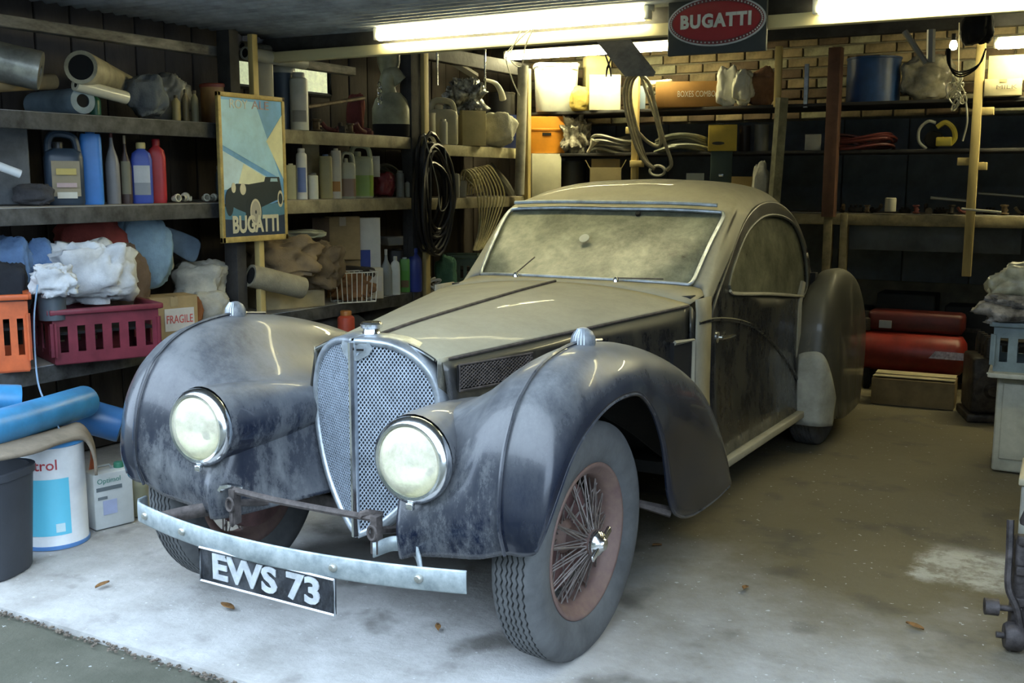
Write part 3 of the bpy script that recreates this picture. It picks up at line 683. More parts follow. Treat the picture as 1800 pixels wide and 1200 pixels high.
# ================================================================ the garage
WOODY = M('pale_yellow_timber', (.60, .47, .19), rough=.65, var=.25, vs=5, bump=.1, stretch=(1, 1, .2), bs=60)
WOODD = M('dark_grey_timber', (.045, .043, .042), rough=.8, var=.4, vs=6, bump=.25)
WOODS = M('worn_shelf_timber', (.17, .145, .10), rough=.75, var=.4, vs=7, bump=.2, dust=.5, dcol=(.40, .38, .34))
WOODB = M('red_brown_timber', (.14, .065, .04), rough=.7, var=.3, vs=6, bump=.1)
CONC = bpy.data.materials.new('garage_concrete'); CONC.use_nodes = True
SPX, SPY = (1.49, 1.82), (1.16, 1.56)
def floor_mat(m, base, low, patches):
    nt = m.node_tree; L = nt.links; b = nt.nodes['Principled BSDF']; b.inputs['Roughness'].default_value = .85
    tc = _n(nt, 'ShaderNodeTexCoord'); 
    a = _n(nt, 'ShaderNodeTexNoise'); a.inputs['Scale'].default_value = 2.2; a.inputs['Detail'].default_value = 10; a.inputs['Roughness'].default_value = .7; L.new(tc.outputs['Object'], a.inputs['Vector'])
    r = _n(nt, 'ShaderNodeValToRGB'); r.color_ramp.elements[0].position = .33; r.color_ramp.elements[0].color = (*low, 1); r.color_ramp.elements[1].position = .60; r.color_ramp.elements[1].color = (*base, 1)
    L.new(a.outputs['Fac'], r.inputs[0]); col = r.outputs[0]
    if patches:
        s = _n(nt, 'ShaderNodeSeparateXYZ'); L.new(tc.outputs['Object'], s.inputs[0])
        n = _n(nt, 'ShaderNodeTexNoise'); n.inputs['Scale'].default_value = 1.6; n.inputs['Detail'].default_value = 8; n.inputs['Roughness'].default_value = .65; L.new(tc.outputs['Object'], n.inputs['Vector'])
        ad = _n(nt, 'ShaderNodeMath', operation='MULTIPLY_ADD'); ad.inputs[1].default_value = 1.9; L.new(n.outputs['Fac'], ad.inputs[0]); sk = _n(nt, 'ShaderNodeMath', operation='MULTIPLY_ADD'); sk.inputs[1].default_value = .30; L.new(s.outputs['X'], sk.inputs[0]); L.new(s.outputs['Y'], sk.inputs[2]); L.new(sk.outputs[0], ad.inputs[2])
        mr = _n(nt, 'ShaderNodeMapRange'); mr.inputs[1].default_value = 1.0; mr.inputs[2].default_value = 2.4; mr.inputs[4].default_value = .93; L.new(ad.outputs[0], mr.inputs[0])
        mx = _n(nt, 'ShaderNodeMixRGB'); L.new(mr.outputs[0], mx.inputs[0]); L.new(col, mx.inputs[1]); mx.inputs[2].default_value = (.115, .092, .040, 1); col = mx.outputs[0]
        # pale dried spill with ragged edges
        def band(sock, a, b_, e):
            u = _n(nt, 'ShaderNodeMapRange'); u.inputs[1].default_value = a-e; u.inputs[2].default_value = a+e; L.new(sock, u.inputs[0])
            w_ = _n(nt, 'ShaderNodeMapRange'); w_.inputs[1].default_value = b_+e; w_.inputs[2].default_value = b_-e; L.new(sock, w_.inputs[0])
            q = _n(nt, 'ShaderNodeMath', operation='MULTIPLY'); L.new(u.outputs[0], q.inputs[0]); L.new(w_.outputs[0], q.inputs[1]); return q.outputs[0]
        nd = _n(nt, 'ShaderNodeTexNoise'); nd.inputs['Scale'].default_value = 9; nd.inputs['Detail'].default_value = 9; nd.inputs['Roughness'].default_value = .75; L.new(tc.outputs['Object'], nd.inputs['Vector'])
        wx = _n(nt, 'ShaderNodeMath', operation='MULTIPLY_ADD'); wx.inputs[1].default_value = .22; L.new(nd.outputs['Fac'], wx.inputs[0]); L.new(s.outputs['X'], wx.inputs[2])
        wy = _n(nt, 'ShaderNodeMath', operation='MULTIPLY_ADD'); wy.inputs[1].default_value = .22; L.new(nd.outputs['Fac'], wy.inputs[0]); L.new(s.outputs['Y'], wy.inputs[2])
        pq = _n(nt, 'ShaderNodeMath', operation='MULTIPLY'); L.new(band(wx.outputs[0], SPX[0]+.11, SPX[1]+.11, .03), pq.inputs[0]); L.new(band(wy.outputs[0], SPY[0]+.11, SPY[1]+.11, .05), pq.inputs[1])
        p2_ = _n(nt, 'ShaderNodeMapRange'); p2_.inputs[1].default_value = .42; p2_.inputs[2].default_value = .56; p2_.inputs[3].default_value = .25; p2_.inputs[4].default_value = .85; L.new(nd.outputs['Fac'], p2_.inputs[0])
        p3_ = _n(nt, 'ShaderNodeMath', operation='MULTIPLY'); L.new(pq.outputs[0], p3_.inputs[0]); L.new(p2_.outputs[0], p3_.inputs[1])
        SPILL = p3_.outputs[0]
        # oil stains
        n4 = _n(nt, 'ShaderNodeTexNoise'); n4.inputs['Scale'].default_value = 3.3; n4.inputs['Detail'].default_value = 7; L.new(tc.outputs['Object'], n4.inputs['Vector'])
        m4 = _n(nt, 'ShaderNodeMapRange'); m4.inputs[1].default_value = .56; m4.inputs[2].default_value = .68; m4.inputs[4].default_value = .65; L.new(n4.outputs['Fac'], m4.inputs[0])
        x4 = _n(nt, 'ShaderNodeMixRGB'); L.new(m4.outputs[0], x4.inputs[0]); L.new(col, x4.inputs[1]); x4.inputs[2].default_value = (.06, .055, .045, 1); col = x4.outputs[0]
        x6 = _n(nt, 'ShaderNodeMixRGB'); L.new(SPILL, x6.inputs[0]); L.new(col, x6.inputs[1]); x6.inputs[2].default_value = (.46, .46, .42, 1); col = x6.outputs[0]
    n5 = _n(nt, 'ShaderNodeTexNoise'); n5.inputs['Scale'].default_value = 45; n5.inputs['Detail'].default_value = 3; L.new(tc.outputs['Object'], n5.inputs['Vector'])
    m5 = _n(nt, 'ShaderNodeMapRange'); m5.inputs[1].default_value = .69; m5.inputs[2].default_value = .73; m5.inputs[4].default_value = .6; L.new(n5.outputs['Fac'], m5.inputs[0])
    x5 = _n(nt, 'ShaderNodeMixRGB'); L.new(m5.outputs[0], x5.inputs[0]); L.new(col, x5.inputs[1]); x5.inputs[2].default_value = (.62, .64, .66, 1); L.new(x5.outputs[0], b.inputs['Base Color'])
    bp = _n(nt, 'ShaderNodeBump'); bp.inputs['Strength'].default_value = .5; bp.inputs['Distance'].default_value = .012
    n3 = _n(nt, 'ShaderNodeTexNoise'); n3.inputs['Scale'].default_value = 22; n3.inputs['Detail'].default_value = 8; n3.inputs['Roughness'].default_value = .7; L.new(tc.outputs['Object'], n3.inputs['Vector']); L.new(n3.outputs['Fac'], bp.inputs['Height']); L.new(bp.outputs[0], b.inputs['Normal'])
floor_mat(CONC, (.46, .46, .455), (.27, .265, .25), True)
ASPH = bpy.data.materials.new('mossy_asphalt'); ASPH.use_nodes = True; floor_mat(ASPH, (.088, .088, .066), (.045, .048, .032), False)
XL, XR, YF, YB = -2.62, 3.0, -.66, 5.62
def undul(x, y): return .004*noise.noise(Vector((x*2, y*2, 0)))-.004
rows = [[(XL-.05+(XR-XL+.1)*i/40, YF+(YB+.1-YF)*j/44, undul(i, j) if 0 < j else -.002) for i in range(41)] for j in range(45)]
rows = [[(p[0], YF-.004, -.05) for p in rows[0]]]+rows
struct(MB().grid(rows).build('floor', CONC))
struct(MB().grid([[(-12+26*i/30, -9+(YF+.02+9)*j/20, -.022+.004*noise.noise(Vector((i, j, 3)))) for i in range(31)] for j in range(21)]).build('floor', ASPH))
struct(MB().box((1, -9.2, 1.9), (26, .4, 4.2)).build('wall_sky_blocker', M('dark_sky_blocker', (.05, .06, .045), rough=.9, var=.4, vs=2)))  # added out of view to block the low sky and darken reflections
# dirt in the joint along the threshold
mb = MB(); r_ = random.Random(3)
for k in range(420):
    x = -1.6+r_.random()*2.6; y = YF-.015+r_.gauss(0, .012); s = .002+r_.random()*.0035
    mb.box((x, y, -.012+s*.3), (s*2, s*1.6, s), rz=r_.random()*3)
g = mb.build('grit', M('joint_grit', (.17, .14, .11), rough=.9, var=.5, vs=60), smooth=False); tag(g, 'dark grit and leaf litter lying in the joint between asphalt and garage floor', 'grit'); g['kind'] = 'stuff'

# left wall: upright dark planks
wl = struct(MB().box((XL-.06, 2.4, 1.3), (.08, 6.4, 2.62)).build('wall_left', WOODD))
PLK = M('brown_wall_plank', (.055, .044, .035), rough=.85, var=.45, vs=4, bump=.25, stretch=(1, 1, .25))
me0 = None; r_ = random.Random(5)
for k in range(31):
    y = -.6+k*.205
    if me0 is None:
        o = MB().box((0, 0, 0), (.03, .196, 2.58)).build('plank', PLK, wl, bevel=.004); me0 = o
    else:
        o = me0.copy(); COL.objects.link(o)
    o.location = (XL-.005+r_.random()*.008, y, 1.3)
# rear wall: brickwork above, grey boards below
wr = struct(MB().box(((XL+XR)/2, YB+.08, 1.3), (XR-XL+.3, .1, 2.75)).build('wall_rear', M('mortar', (.20, .18, .13), rough=.95, bump=.3)))
BR = [M('stained_brick_tan', (.26, .20, .11), rough=.9, var=.35, vs=9, bump=.4), M('stained_brick_brown', (.13, .09, .055), rough=.9, var=.35, vs=9, bump=.4), M('stained_brick_lime', (.33, .31, .20), rough=.9, var=.4, vs=9, bump=.4)]
bases = []
for m in BR: bases.append(MB().box((0, 0, 0), (.215, .05, .065)).build('brick', m, wr, bevel=.005))
used = set()
for j in range(9):
    for i in range(24):
        k = r_.choice((0, 0, 1, 2)); x = XL+.1+i*.228+(.114 if j % 2 else 0)
        if x > XR: continue
        o = bases[k] if k not in used else bases[k].copy()
        if k in used: COL.objects.link(o)
        used.add(k); o.location = (x, YB+.018+r_.random()*.006, 1.93+j*.078)
BPAN = M('grey_blue_back_board', (.15, .17, .19), rough=.8, var=.3, vs=3, bump=.1)
me0 = None
for k in range(12):
    x = XL+.25+k*.47
    if me0 is None: o = MB().box((0, 0, 0), (.462, .02, 1.2)).build('back_board', BPAN, wr, bevel=.004); me0 = o
    else: o = me0.copy(); COL.objects.link(o)
    o.location = (x, YB-.015, 1.28)
struct(MB().box((XR+.05, 2.4, 1.3), (.1, 6.4, 2.7)).build('wall_right', WOODD))
# roof: corrugated sheet in front of the beam, boards behind it
CORR = M('grey_corrugated_sheet', (.34, .37, .41), rough=.6, var=.35, vs=5, bump=.1)
NY = 34*8
rows = []
for j in range(NY+1):
    y = -.70+2.62*j/NY; z = 2.195+.010*math.sin(2*PI*y/.076)
    rows.append([(x, y, z+.003*math.sin(x*3+y)) for x in (-2.13, -1.2, -.2, .8, 1.8, 3.0)])
cl = struct(MB().grid([r[::-1] for r in rows]).build('ceiling', CORR, solid=.002))
me0 = None
for k in range(20):
    if me0 is None: o = MB().box((0, 0, 0), (XR-XL+.2, .188, .02)).build('roof_board', WOODD, cl, bevel=.003); me0 = o
    else: o = me0.copy(); COL.objects.link(o)
    o.location = ((XL+XR)/2, 1.97+k*.193, 2.64)
struct(MB().box((XL+.2, .6, 2.30), (.75, 2.7, .03)).build('ceiling', WOODD))
# beams
bm_ = MB().box((.35, 1.86, 2.335), (5.2, .06, .53)).build('trim_1', WOODD); struct(bm_)
struct(MB().box((.35, 1.80, 2.085), (3.35+1.4, .05, .055)).build('trim_2', M('cream_beam_timber', (.62, .55, .32), rough=.6, var=.15, vs=5, bump=.05, stretch=(.2, 1, 1)), bevel=.004))
struct(MB().box((-2.16, 1.0, 2.09), (.06, 3.3, .05)).build('trim_3', M('weathered_rail', (.22, .21, .19), rough=.7, var=.5, vs=20, bump=.3, stretch=(1, .3, 1)), bevel=.004))
struct(MB().box((-2.2, 3.7, 2.30), (.07, 2.6, .10)).build('trim_4', WOODD, bevel=.004))
struct(MB().box((.3, 4.80, 2.45), (5.4, .07, .12)).build('trim_5', WOODD, bevel=.004))
# small lit window high in the left wall
wn = struct(MB().tube([(XL+.02, 2.10, 1.98), (XL+.02, 2.98, 1.98), (XL+.02, 2.98, 2.17), (XL+.02, 2.10, 2.17)], .015, 4, closed=True).build('window_1', WOODD))
WPANE = M('lit_window_pane', (.50, .56, .34), rough=.4, emit=.75, var=.5, vs=25, bump=0)
for y0, y1 in ((2.13, 2.42), (2.48, 2.95)):
    MB().box((XL+.016, (y0+y1)/2, 2.075), (.006, y1-y0, .16)).build('pane', WPANE, wn)
MB().box((XL+.03, 2.45, 2.075), (.03, .035, .19)).build('glazing_bar', WOODD, wn)

# fluorescent lights
TUBE = bpy.data.materials.new('lit_tube'); TUBE.use_nodes = True; nt = TUBE.node_tree; nt.nodes.clear()
e = nt.nodes.new('ShaderNodeEmission'); e.inputs[0].default_value = (*TUBE_COL, 1); e.inputs[1].default_value = TUBE_STR; oo = nt.nodes.new('ShaderNodeOutputMaterial'); nt.links.new(e.outputs[0], oo.inputs[0])
WHITEM = P('white_enamel', (.75, .74, .66), rough=.35)
TUBEF = TUBE.copy(); TUBEF.node_tree.nodes['Emission'].inputs[1].default_value = TUBE_STR*2.2
def tube_light(x0, x1, y, z, label, r=.02, tm=TUBE):
    t = thing('fluorescent_light', label, 'light', ((x0+x1)/2, y, z), group='fluorescent tube lights'); L_ = x1-x0
    MB().box((0, .03, .035), (L_, .045, .03)).build('batten', WHITEM, t, bevel=.004)
    MB().tube([(-L_/2+.03, 0, 0), (L_/2-.03, 0, 0)], r, 16).build('tube', tm, t)
    for s in (-1, 1): MB().box((s*(L_/2-.015), .008, .01), (.025, .05, .06)).build('end_cap', WHITEM, t, bevel=.004)
    return t
tube_light(-1.31, .19, 1.735, 2.145, 'long lit fluorescent tube on the cream beam left of the oval sign', .024)
tube_light(.90, 2.40, 1.735, 2.115, 'lit fluorescent tube at the top right corner right of the oval sign', .024)
tube_light(-2.24, -.82, 4.70, 2.385, 'far fluorescent tube above the white lidded bin', .028, TUBEF)
tube_light(1.30, 2.60, 4.70, 2.27, 'far fluorescent tube above the cartons at the right edge', .028, TUBEF)
for x, pts in ((-.45, [(-.45, 1.72, 2.12), (-.50, 1.70, 2.0), (-.44, 1.70, 1.95), (-.42, 1.71, 2.05), (-.38, 1.72, 2.13)]), (-.40, [(-.40, 1.72, 2.12), (-.46, 1.69, 2.06), (-.52, 1.70, 2.0), (-.50, 1.72, 1.9), (-.46, 1.72, 1.82)])):
    tag(MB().tube(curve(pts, 6), .003, 5).build('loose_wire', M('pale_wire', (.35, .33, .26))), 'thin loose wire hanging from the beam under the long tube' if x < -.42 else 'longer thin wire ending in a small plug under the long tube', 'wire')

# oval sign on a dark board
sg = thing('enamel_sign', 'dark board with red oval enamel sign hanging from the beam between the tubes', 'sign', (.508, 1.70, 1.965))
MB().box((0, 0, .105), (.435, .02, .225)).build('board', M('sign_board_black', (.02, .025, .028), rough=.5), sg, bevel=.004)
def ell(a, b, n=48, cz=.125): return [(a*math.cos(2*PI*k/n), cz+b*math.sin(2*PI*k/n)) for k in range(n)]
fy = lambda x, y, z: (x, -z, y)
mb = MB(); mb.prism(ell(.215, .102), .010, .014, fy); mb.build('oval_rim', M('sign_silver', (.62, .64, .66), rough=.4, metal=.3), sg, fixn=True)
mb = MB(); mb.prism(ell(.207, .095), .012, .016, fy); mb.build('oval_ground', P('sign_dark_ring', (.15, .03, .035)), sg, fixn=True)
mb = MB()
for k in range(70):
    a = 2*PI*k/70; mb.lathe([(.0042, 0), (.003, .003), (0, .004)], (.2*math.cos(a), -.016, .125+.0875*math.sin(a)), axis=Vector((0, -1, 0)), n=6, cap=False)
g = mb.build('pearl_border', M('sign_silver', (.6, .6, .6)), sg); g['kind'] = 'stuff'
mb = MB(); mb.prism(ell(.192, .080), .014, .018, fy); mb.build('red_enamel', P('sign_red', (.33, .02, .03), rough=.2, coat=.5), sg, fixn=True)
text_mb('BUGATTI', .074, .002, lambda x, y, z: (x, -.021+z, .125+y), .0035, width=.31, space=1.15).build('lettering', M('sign_white', (.72, .72, .68), rough=.4), sg, smooth=False)

# shelving units
def shelving(label, posts, shelves, group='timber shelving'):
    t = thing('timber_shelving', label, 'shelving', (0, 0, 0), group=group)
    for c, d, m in posts: MB().box(c, d).build('post', m, t, bevel=.003)
    for c, d, m, fm in shelves:
        s = MB().box(c, d).build('shelf_board', m, t, bevel=.003)
        if fm:
            along = d[1] > d[0]
            if along: MB().box((c[0]+d[0]/2+.010, c[1], c[2]-.028), (.022, d[1], .075)).build('front_rail', fm, s, bevel=.003)
            else: MB().box((c[0], c[1]-d[1]/2-.010, c[2]-.028), (d[0], .022, .075)).build('front_rail', fm, s, bevel=.003)
    return t
GREYR = M('grey_shelf_rail', (.075, .077, .075), rough=.75, var=.5, vs=10, bump=.2, dust=.75, dcol=(.5, .52, .55))
shelving('grey timber shelving along the left wall nearest the door, below the silver ducts', [((-2.06, 1.47, 1.1), (.09, .07, 2.2), WOODD), ((-2.5, -.5, 1.1), (.06, .06, 2.2), WOODD)],
         [((-2.30, .42, .605), (.56, 2.1, .025), WOODS, GREYR), ((-2.30, .42, 1.295), (.56, 2.1, .025), WOODS, GREYR), ((-2.30, .42, 1.70), (.56, 2.1, .025), WOODD, GREYR)])
RAIL2 = M('tan_shelf_rail', (.34, .30, .19), rough=.7, var=.35, vs=9, bump=.15, dust=.5, dcol=(.45, .43, .36))
shelving('timber shelving behind the framed poster, with yellow posts', [((-1.985, 1.575, 1.15), (.035, .04, 2.06), WOODY), ((-2.03, 3.10, 1.1), (.08, .11, 2.3), WOODD), ((-1.985, 3.19, 1.15), (.035, .055, 2.25), WOODY)],
         [((-2.30, 2.36, .675), (.56, 1.55, .025), WOODS, GREYR), ((-2.30, 2.36, 1.30), (.56, 1.55, .025), WOODS, RAIL2), ((-2.30, 2.36, 1.69), (.56, 1.55, .025), WOODS, RAIL2), ((-2.30, 3.55, .615), (.56, .75, .025), WOODS, GREYR)])
shelving('short timber shelving between the black cable coil and the white pipe', [((-1.99, 4.62, 1.15), (.05, .05, 2.25), WOODY)],
         [((-2.30, 3.98, 1.29), (.56, 1.42, .025), WOODS, RAIL2), ((-2.30, 3.98, 1.655), (.56, 1.42, .025), WOODS, M('bright_shelf_rail', (.50, .45, .27), rough=.7, var=.3, vs=9, bump=.15))])
BENCHR = M('bench_front_rail', (.30, .25, .14), rough=.7, var=.35, vs=9, bump=.15)
sh2 = shelving('timber shelving across the rear wall behind the car', 
         [((-1.18, 4.86, 1.83), (.05, .04, 1.15), WOODY), ((-.10, 4.86, 2.15), (.045, .04, .42), WOODY), ((.30, 4.84, 1.75), (.085, .09, 1.15), WOODB), ((.29, 4.9, .75), (.06, .07, .9), BENCHR), ((.40, 4.9, .75), (.05, .07, .9), BENCHR), ((1.22, 4.82, 1.55), (.055, .045, 1.5), WOODY)],
         [((-.05, 5.2, 1.95), (4.2, .62, .022), WOODD, None), ((.35, 5.2, 1.625), (5.0, .62, .022), WOODD, None), ((.45, 5.2, 1.185), (4.9, .62, .03), WOODS, BENCHR)])
for x, z in ((-1.19, 1.80), (-1.15, 1.55), (1.27, 1.87), (1.17, 1.55), (1.25, 1.52)): MB().box((x, 4.83, z), (.10, .05, .05)).build('support_block', WOODY, sh2, bevel=.003)
MB().box((.9, 4.98, 1.03), (1.25, .02, .17)).build('lower_board', BPAN, sh2, bevel=.003)
# dark slanting post right of the yellow one
tag(MB().tube([(-.05, 4.80, 2.0), (-.14, 4.84, .0)], .045, 4).build('square_post', M('mouldy_green_post', (.13, .13, .085), rough=.8, var=.4, vs=8, bump=.2), smooth=False), 'leaning grey green square post behind the car roof', 'post')
# white plastic pipe
tag(MB().lathe([(.038, 0), (.038, .5), (.038, .9), (.041, .92), (.041, .96), (.033, .96), (.033, .9)], tuple(atY(913, 342, 4.42)), axis=Vector((.035, -.01, 1)), n=20, cap=True).build('plastic_pipe', P('dirty_white_pipe', (.52, .50, .40), rough=.4, var=.3)), 'upright off-white plastic pipe beside the yellow post in the rear left corner', 'pipe')
# ================================================================ builders for the clutter
CARD = M('brown_cardboard', (.40, .29, .14), rough=.85, var=.2, vs=6, bump=.05); CARDL = M('pale_cardboard', (.52, .44, .26), rough=.85, var=.2, vs=6, bump=.05)
def face(P_): d = CAM-Vector(P_); return math.atan2(d.y, d.x)+PI/2
def loft(prof, n=24, p=2.0):
    """prof: (half width, half depth, z); p>2 squares the section"""
    rows = []
    for a, b, z in prof:
        r = []
        for k in range(n):
            t = 2*PI*(k+.5)/n; c, s = math.cos(t), math.sin(t)
            r.append((a*math.copysign(abs(c)**(2/p), c), b*math.copysign(abs(s)**(2/p), s), z))
        rows.append(r)
    m = MB(); m.grid(rows, closed=True)
    if prof[0][0] > 1e-4: m.f.append(tuple(range(n))[::-1]); m.mi.append(0)
    if prof[-1][0] > 1e-4: m.f.append(tuple((len(prof)-1)*n+k for k in range(n))); m.mi.append(0)
    return m
def spot(x0, x1, yt, z, X=None, Y=None):
    c = (x0+x1)/2
    P_ = onX(c, X, z) if X is not None else onY(c, Y, z)
    s = scl(P_); return P_, (x1-x0)*s, (pix(P_)[1]-yt)*s*1.005
def bottle(name, label, x0, x1, yt, z, X=None, Y=None, col=(.5, .5, .5), cap=(.1, .1, .1), kind='round', lab=None, cat='bottle', group=None, rz=0, capm=None, mat=None, lab2=None):
    P_, w, h = spot(x0, x1, yt, z, X, Y); t = thing(name, label, cat, P_, face(P_)+rz, group)
    m = mat or P('plastic_%02d%02d%02d' % tuple(int(99*c) for c in col), col)
    a = w/2
    if kind == 'round': pr = [(a*.92, a*.92, 0), (a, a, .01), (a, a, h*.68), (a*.9, a*.9, h*.76), (a*.42, a*.42, h*.86), (a*.38, a*.38, h*.9)]; pw = 2; nr = a*.42; ch = .10
    elif kind == 'flat': pr = [(a*.94, a*.5, 0), (a, a*.55, .01), (a, a*.55, h*.72), (a*.85, a*.5, h*.82), (a*.4, a*.35, h*.88), (a*.35, a*.32, h*.9)]; pw = 3.2; nr = a*.4; ch = .10
    elif kind == 'cone': pr = [(a*.94, a*.8, 0), (a, a*.85, .01), (a, a*.85, h*.52), (a*.8, a*.7, h*.62), (a*.32, a*.32, h*.76), (a*.2, a*.2, h*.9)]; pw = 2.4; nr = a*.22; ch = .12
    elif kind == 'can': pr = [(a, a, 0), (a, a, .005), (a, a, h*.84), (a*.95, a*.95, h*.88), (a*.6, a*.6, h*.92)]; pw = 2; nr = a*.6; ch = .08
    elif kind == 'tall': pr = [(a*.95, a*.7, 0), (a, a*.75, .01), (a, a*.75, h*.9), (a*.9, a*.7, h*.95)]; pw = 4; nr = a*.4; ch = .05
    b = loft(pr, 24, pw).build('body', m, t)
    MB().lathe([(nr*1.1, 0), (nr*1.12, h*ch*.8), (nr, h*ch), (0, h*ch)], (0, 0, h*(1-ch)-.002), n=16, cap=False).build('cap', P('cap_%02d%02d%02d' % tuple(int(99*c) for c in cap), cap), t)
    if lab:
        dd = pr[1][1]
        rows = []
        for zz in (h*.14, h*.62):
            r = []
            for k in range(9):
                u = -.75+1.5*k/8; q = 1-abs(u)**pw; r.append((a*u*1.0, -(dd*max(0, q)**(1/pw)+.0012), zz))
            rows.append(r)
        MB().grid(rows).build('paper_label', P('label_%02d%02d%02d' % tuple(int(99*c) for c in lab), lab, rough=.6), t)
        if lab2:
            rows = []
            for zz in (h*.14, h*.34): rows.append([((a*(-.75+1.5*k/8)), -(dd*max(0, 1-abs(-.75+1.5*k/8)**pw)**(1/pw)+.002), zz) for k in range(9)])
            MB().grid(rows).build('label_band', P('label_%02d%02d%02d' % tuple(int(99*c) for c in lab2), lab2, rough=.6), t)
    return t
def jug(name, label, x0, x1, yt, z, X=None, Y=None, col=(.7, .7, .6), fluid=None, cap=(.1, .1, .1), cat='canister', rz=0, lab=None, lev=.5):
    P_, w, h = spot(x0, x1, yt, z, X, Y); t = thing(name, label, cat, P_, face(P_)+rz); a = w/2; m = P('jug_%02d%02d%02d' % tuple(int(99*c) for c in col), col, rough=.35)
    loft([(a*.93, a*.55, 0), (a, a*.6, .012), (a, a*.6, h*.64), (a*.93, a*.55, h*.72), (a*.6, a*.4, h*.77)], 28, 4).build('body', m, t)
    if fluid: loft([(a*1.004, a*.603, .012), (a*1.004, a*.603, h*lev)], 28, 4).build('fluid_band', P('fluid_%02d%02d%02d' % tuple(int(99*c) for c in fluid), fluid, rough=.3), t)
    MB().tube(curve([(-a*.75, 0, h*.68), (-a*.72, 0, h*.86), (-a*.45, 0, h*.96), (a*.2, 0, h*.96), (a*.62, 0, h*.90), (a*.78, 0, h*.7)], 4), a*.2, 8).build('handle', m, t)
    MB().lathe([(a*.26, 0), (a*.28, h*.08), (a*.24, h*.1), (0, h*.1)], (-a*.25, -a*.1, h*.76), n=14, cap=False).build('cap', P('cap_%02d%02d%02d' % tuple(int(99*c) for c in cap), cap), t)
    if lab: MB().box((0, -a*.607, h*.36), (w*.72, .003, h*.48)).build('paper_label', P('label_%02d%02d%02d' % tuple(int(99*c) for c in lab), lab, rough=.6), t)
    return t
def carton(label, x0, x1, yt, z, X=None, Y=None, d=None, m=None, rz=0, open_=False, txt=None, tcol=(.6, .1, .08), name='cardboard_box', cat='box', tape=True, tsize=.25, patch=None):
    P_, w, h = spot(x0, x1, yt, z, X, Y); d = d or w*.7; t = thing(name, label, cat, P_, face(P_)+rz); m = m or CARD
    if open_:
        mb = MB()
        for c, s in (((0, -d/2, h*.42), (w, .006, h*.84)), ((0, d/2, h*.42), (w, .006, h*.84)), ((-w/2, 0, h*.42), (.006, d, h*.84)), ((w/2, 0, h*.42), (.006, d, h*.84)), ((0, 0, .004), (w, d, .006))): mb.box(c, s)
        mb.build('body', m, t, smooth=False)
        MB().box((-w/2-.02, 0, h*.9), (.005, d*.95, h*.2), ry=-.5).build('flap', m, t); MB().box((w/2+.02, 0, h*.9), (.005, d*.95, h*.2), ry=.5).build('flap', m, t)
        MB().box((0, d/2+.01, h*.92), (w*.95, .005, h*.2), rx=-.25).build('flap', m, t)
    else:
        MB().box((0, 0, h/2), (w, d, h)).build('body', m, t, bevel=.003)
        MB().box((-w*.25-.001, 0, h+.002), (w*.49, d*.99, .004)).build('flap', m, t); MB().box((w*.25+.001, 0, h+.002), (w*.49, d*.99, .004)).build('flap', m, t)
        if tape: MB().box((0, -d/2-.0012, h*.9), (.04, .002, h*.2)).build('tape', P('parcel_tape', (.42, .33, .18), rough=.3), t)
    if patch:
        MB().box((w*.1, -d/2-.003, h*.5), (w*.62, .002, h*.5)).build('paper_label', P('label_pale', (.62, .60, .55), rough=.6), t)
    if txt:
        text_mb(txt, h*tsize, .0008, lambda x, y, q: (x+w*.1, -d/2-.0055+q, h*.5+y), 0, width=w*.55).build('lettering', P('ink_%02d%02d%02d' % tuple(int(99*c) for c in tcol), tcol, rough=.7), t, smooth=False)
    return t
def crate(label, x0, x1, yt, z, X=None, Y=None, d=.3, col=(.5, .1, .05), rz=0, name='plastic_crate', nx=5, rim=.04):
    P_, w, h = spot(x0, x1, yt, z, X, Y); t = thing(name, label, 'crate', P_, face(P_)+rz); m = P('crate_%02d%02d%02d' % tuple(int(99*c) for c in col), col, rough=.45, var=.25)
    mb = MB(); k_ = .93; th = .008
    mb.box((0, 0, .006), (w*k_, d*k_, .012))
    for s in (-1, 1):
        mb.box((0, s*(d/2*k_+.002), h*.12), (w*k_, th, h*.2)); mb.box((0, s*(d/2*k_+.004), h*.80), (w*.97, th, h*.22))
        mb.box((s*(w/2*k_), 0, h*.12), (th, d*k_, h*.2)); mb.box((s*(w/2*k_+.003), 0, h*.80), (th, d*.97, h*.22))
        for i in range(nx+1):
            mb.box((-w/2*k_+w*k_*i/nx, s*(d/2*k_+.003), h*.45), (w*.5/nx, th, h*.6))
        for i in range(4): mb.box((s*(w/2*k_+.002), -d/2*k_+d*k_*i/3, h*.45), (th, d*.16, h*.6))
    mb.build('body', m, t, smooth=False)
    rm = MB()
    for s in (-1, 1): rm.box((0, s*d/2, h-.012), (w+.01, .03, .024)); rm.box((s*w/2, 0, h-.012), (.03, d+.01, .024))
    rm.build('rim', m, t, bevel=.004)
    MB().box((0, 0, h*.55), (w*.9, d*.88, .01)).build('crate_shade_sheet', BLACK, t)  # black sheet stands in for the shade inside the crate
    return t
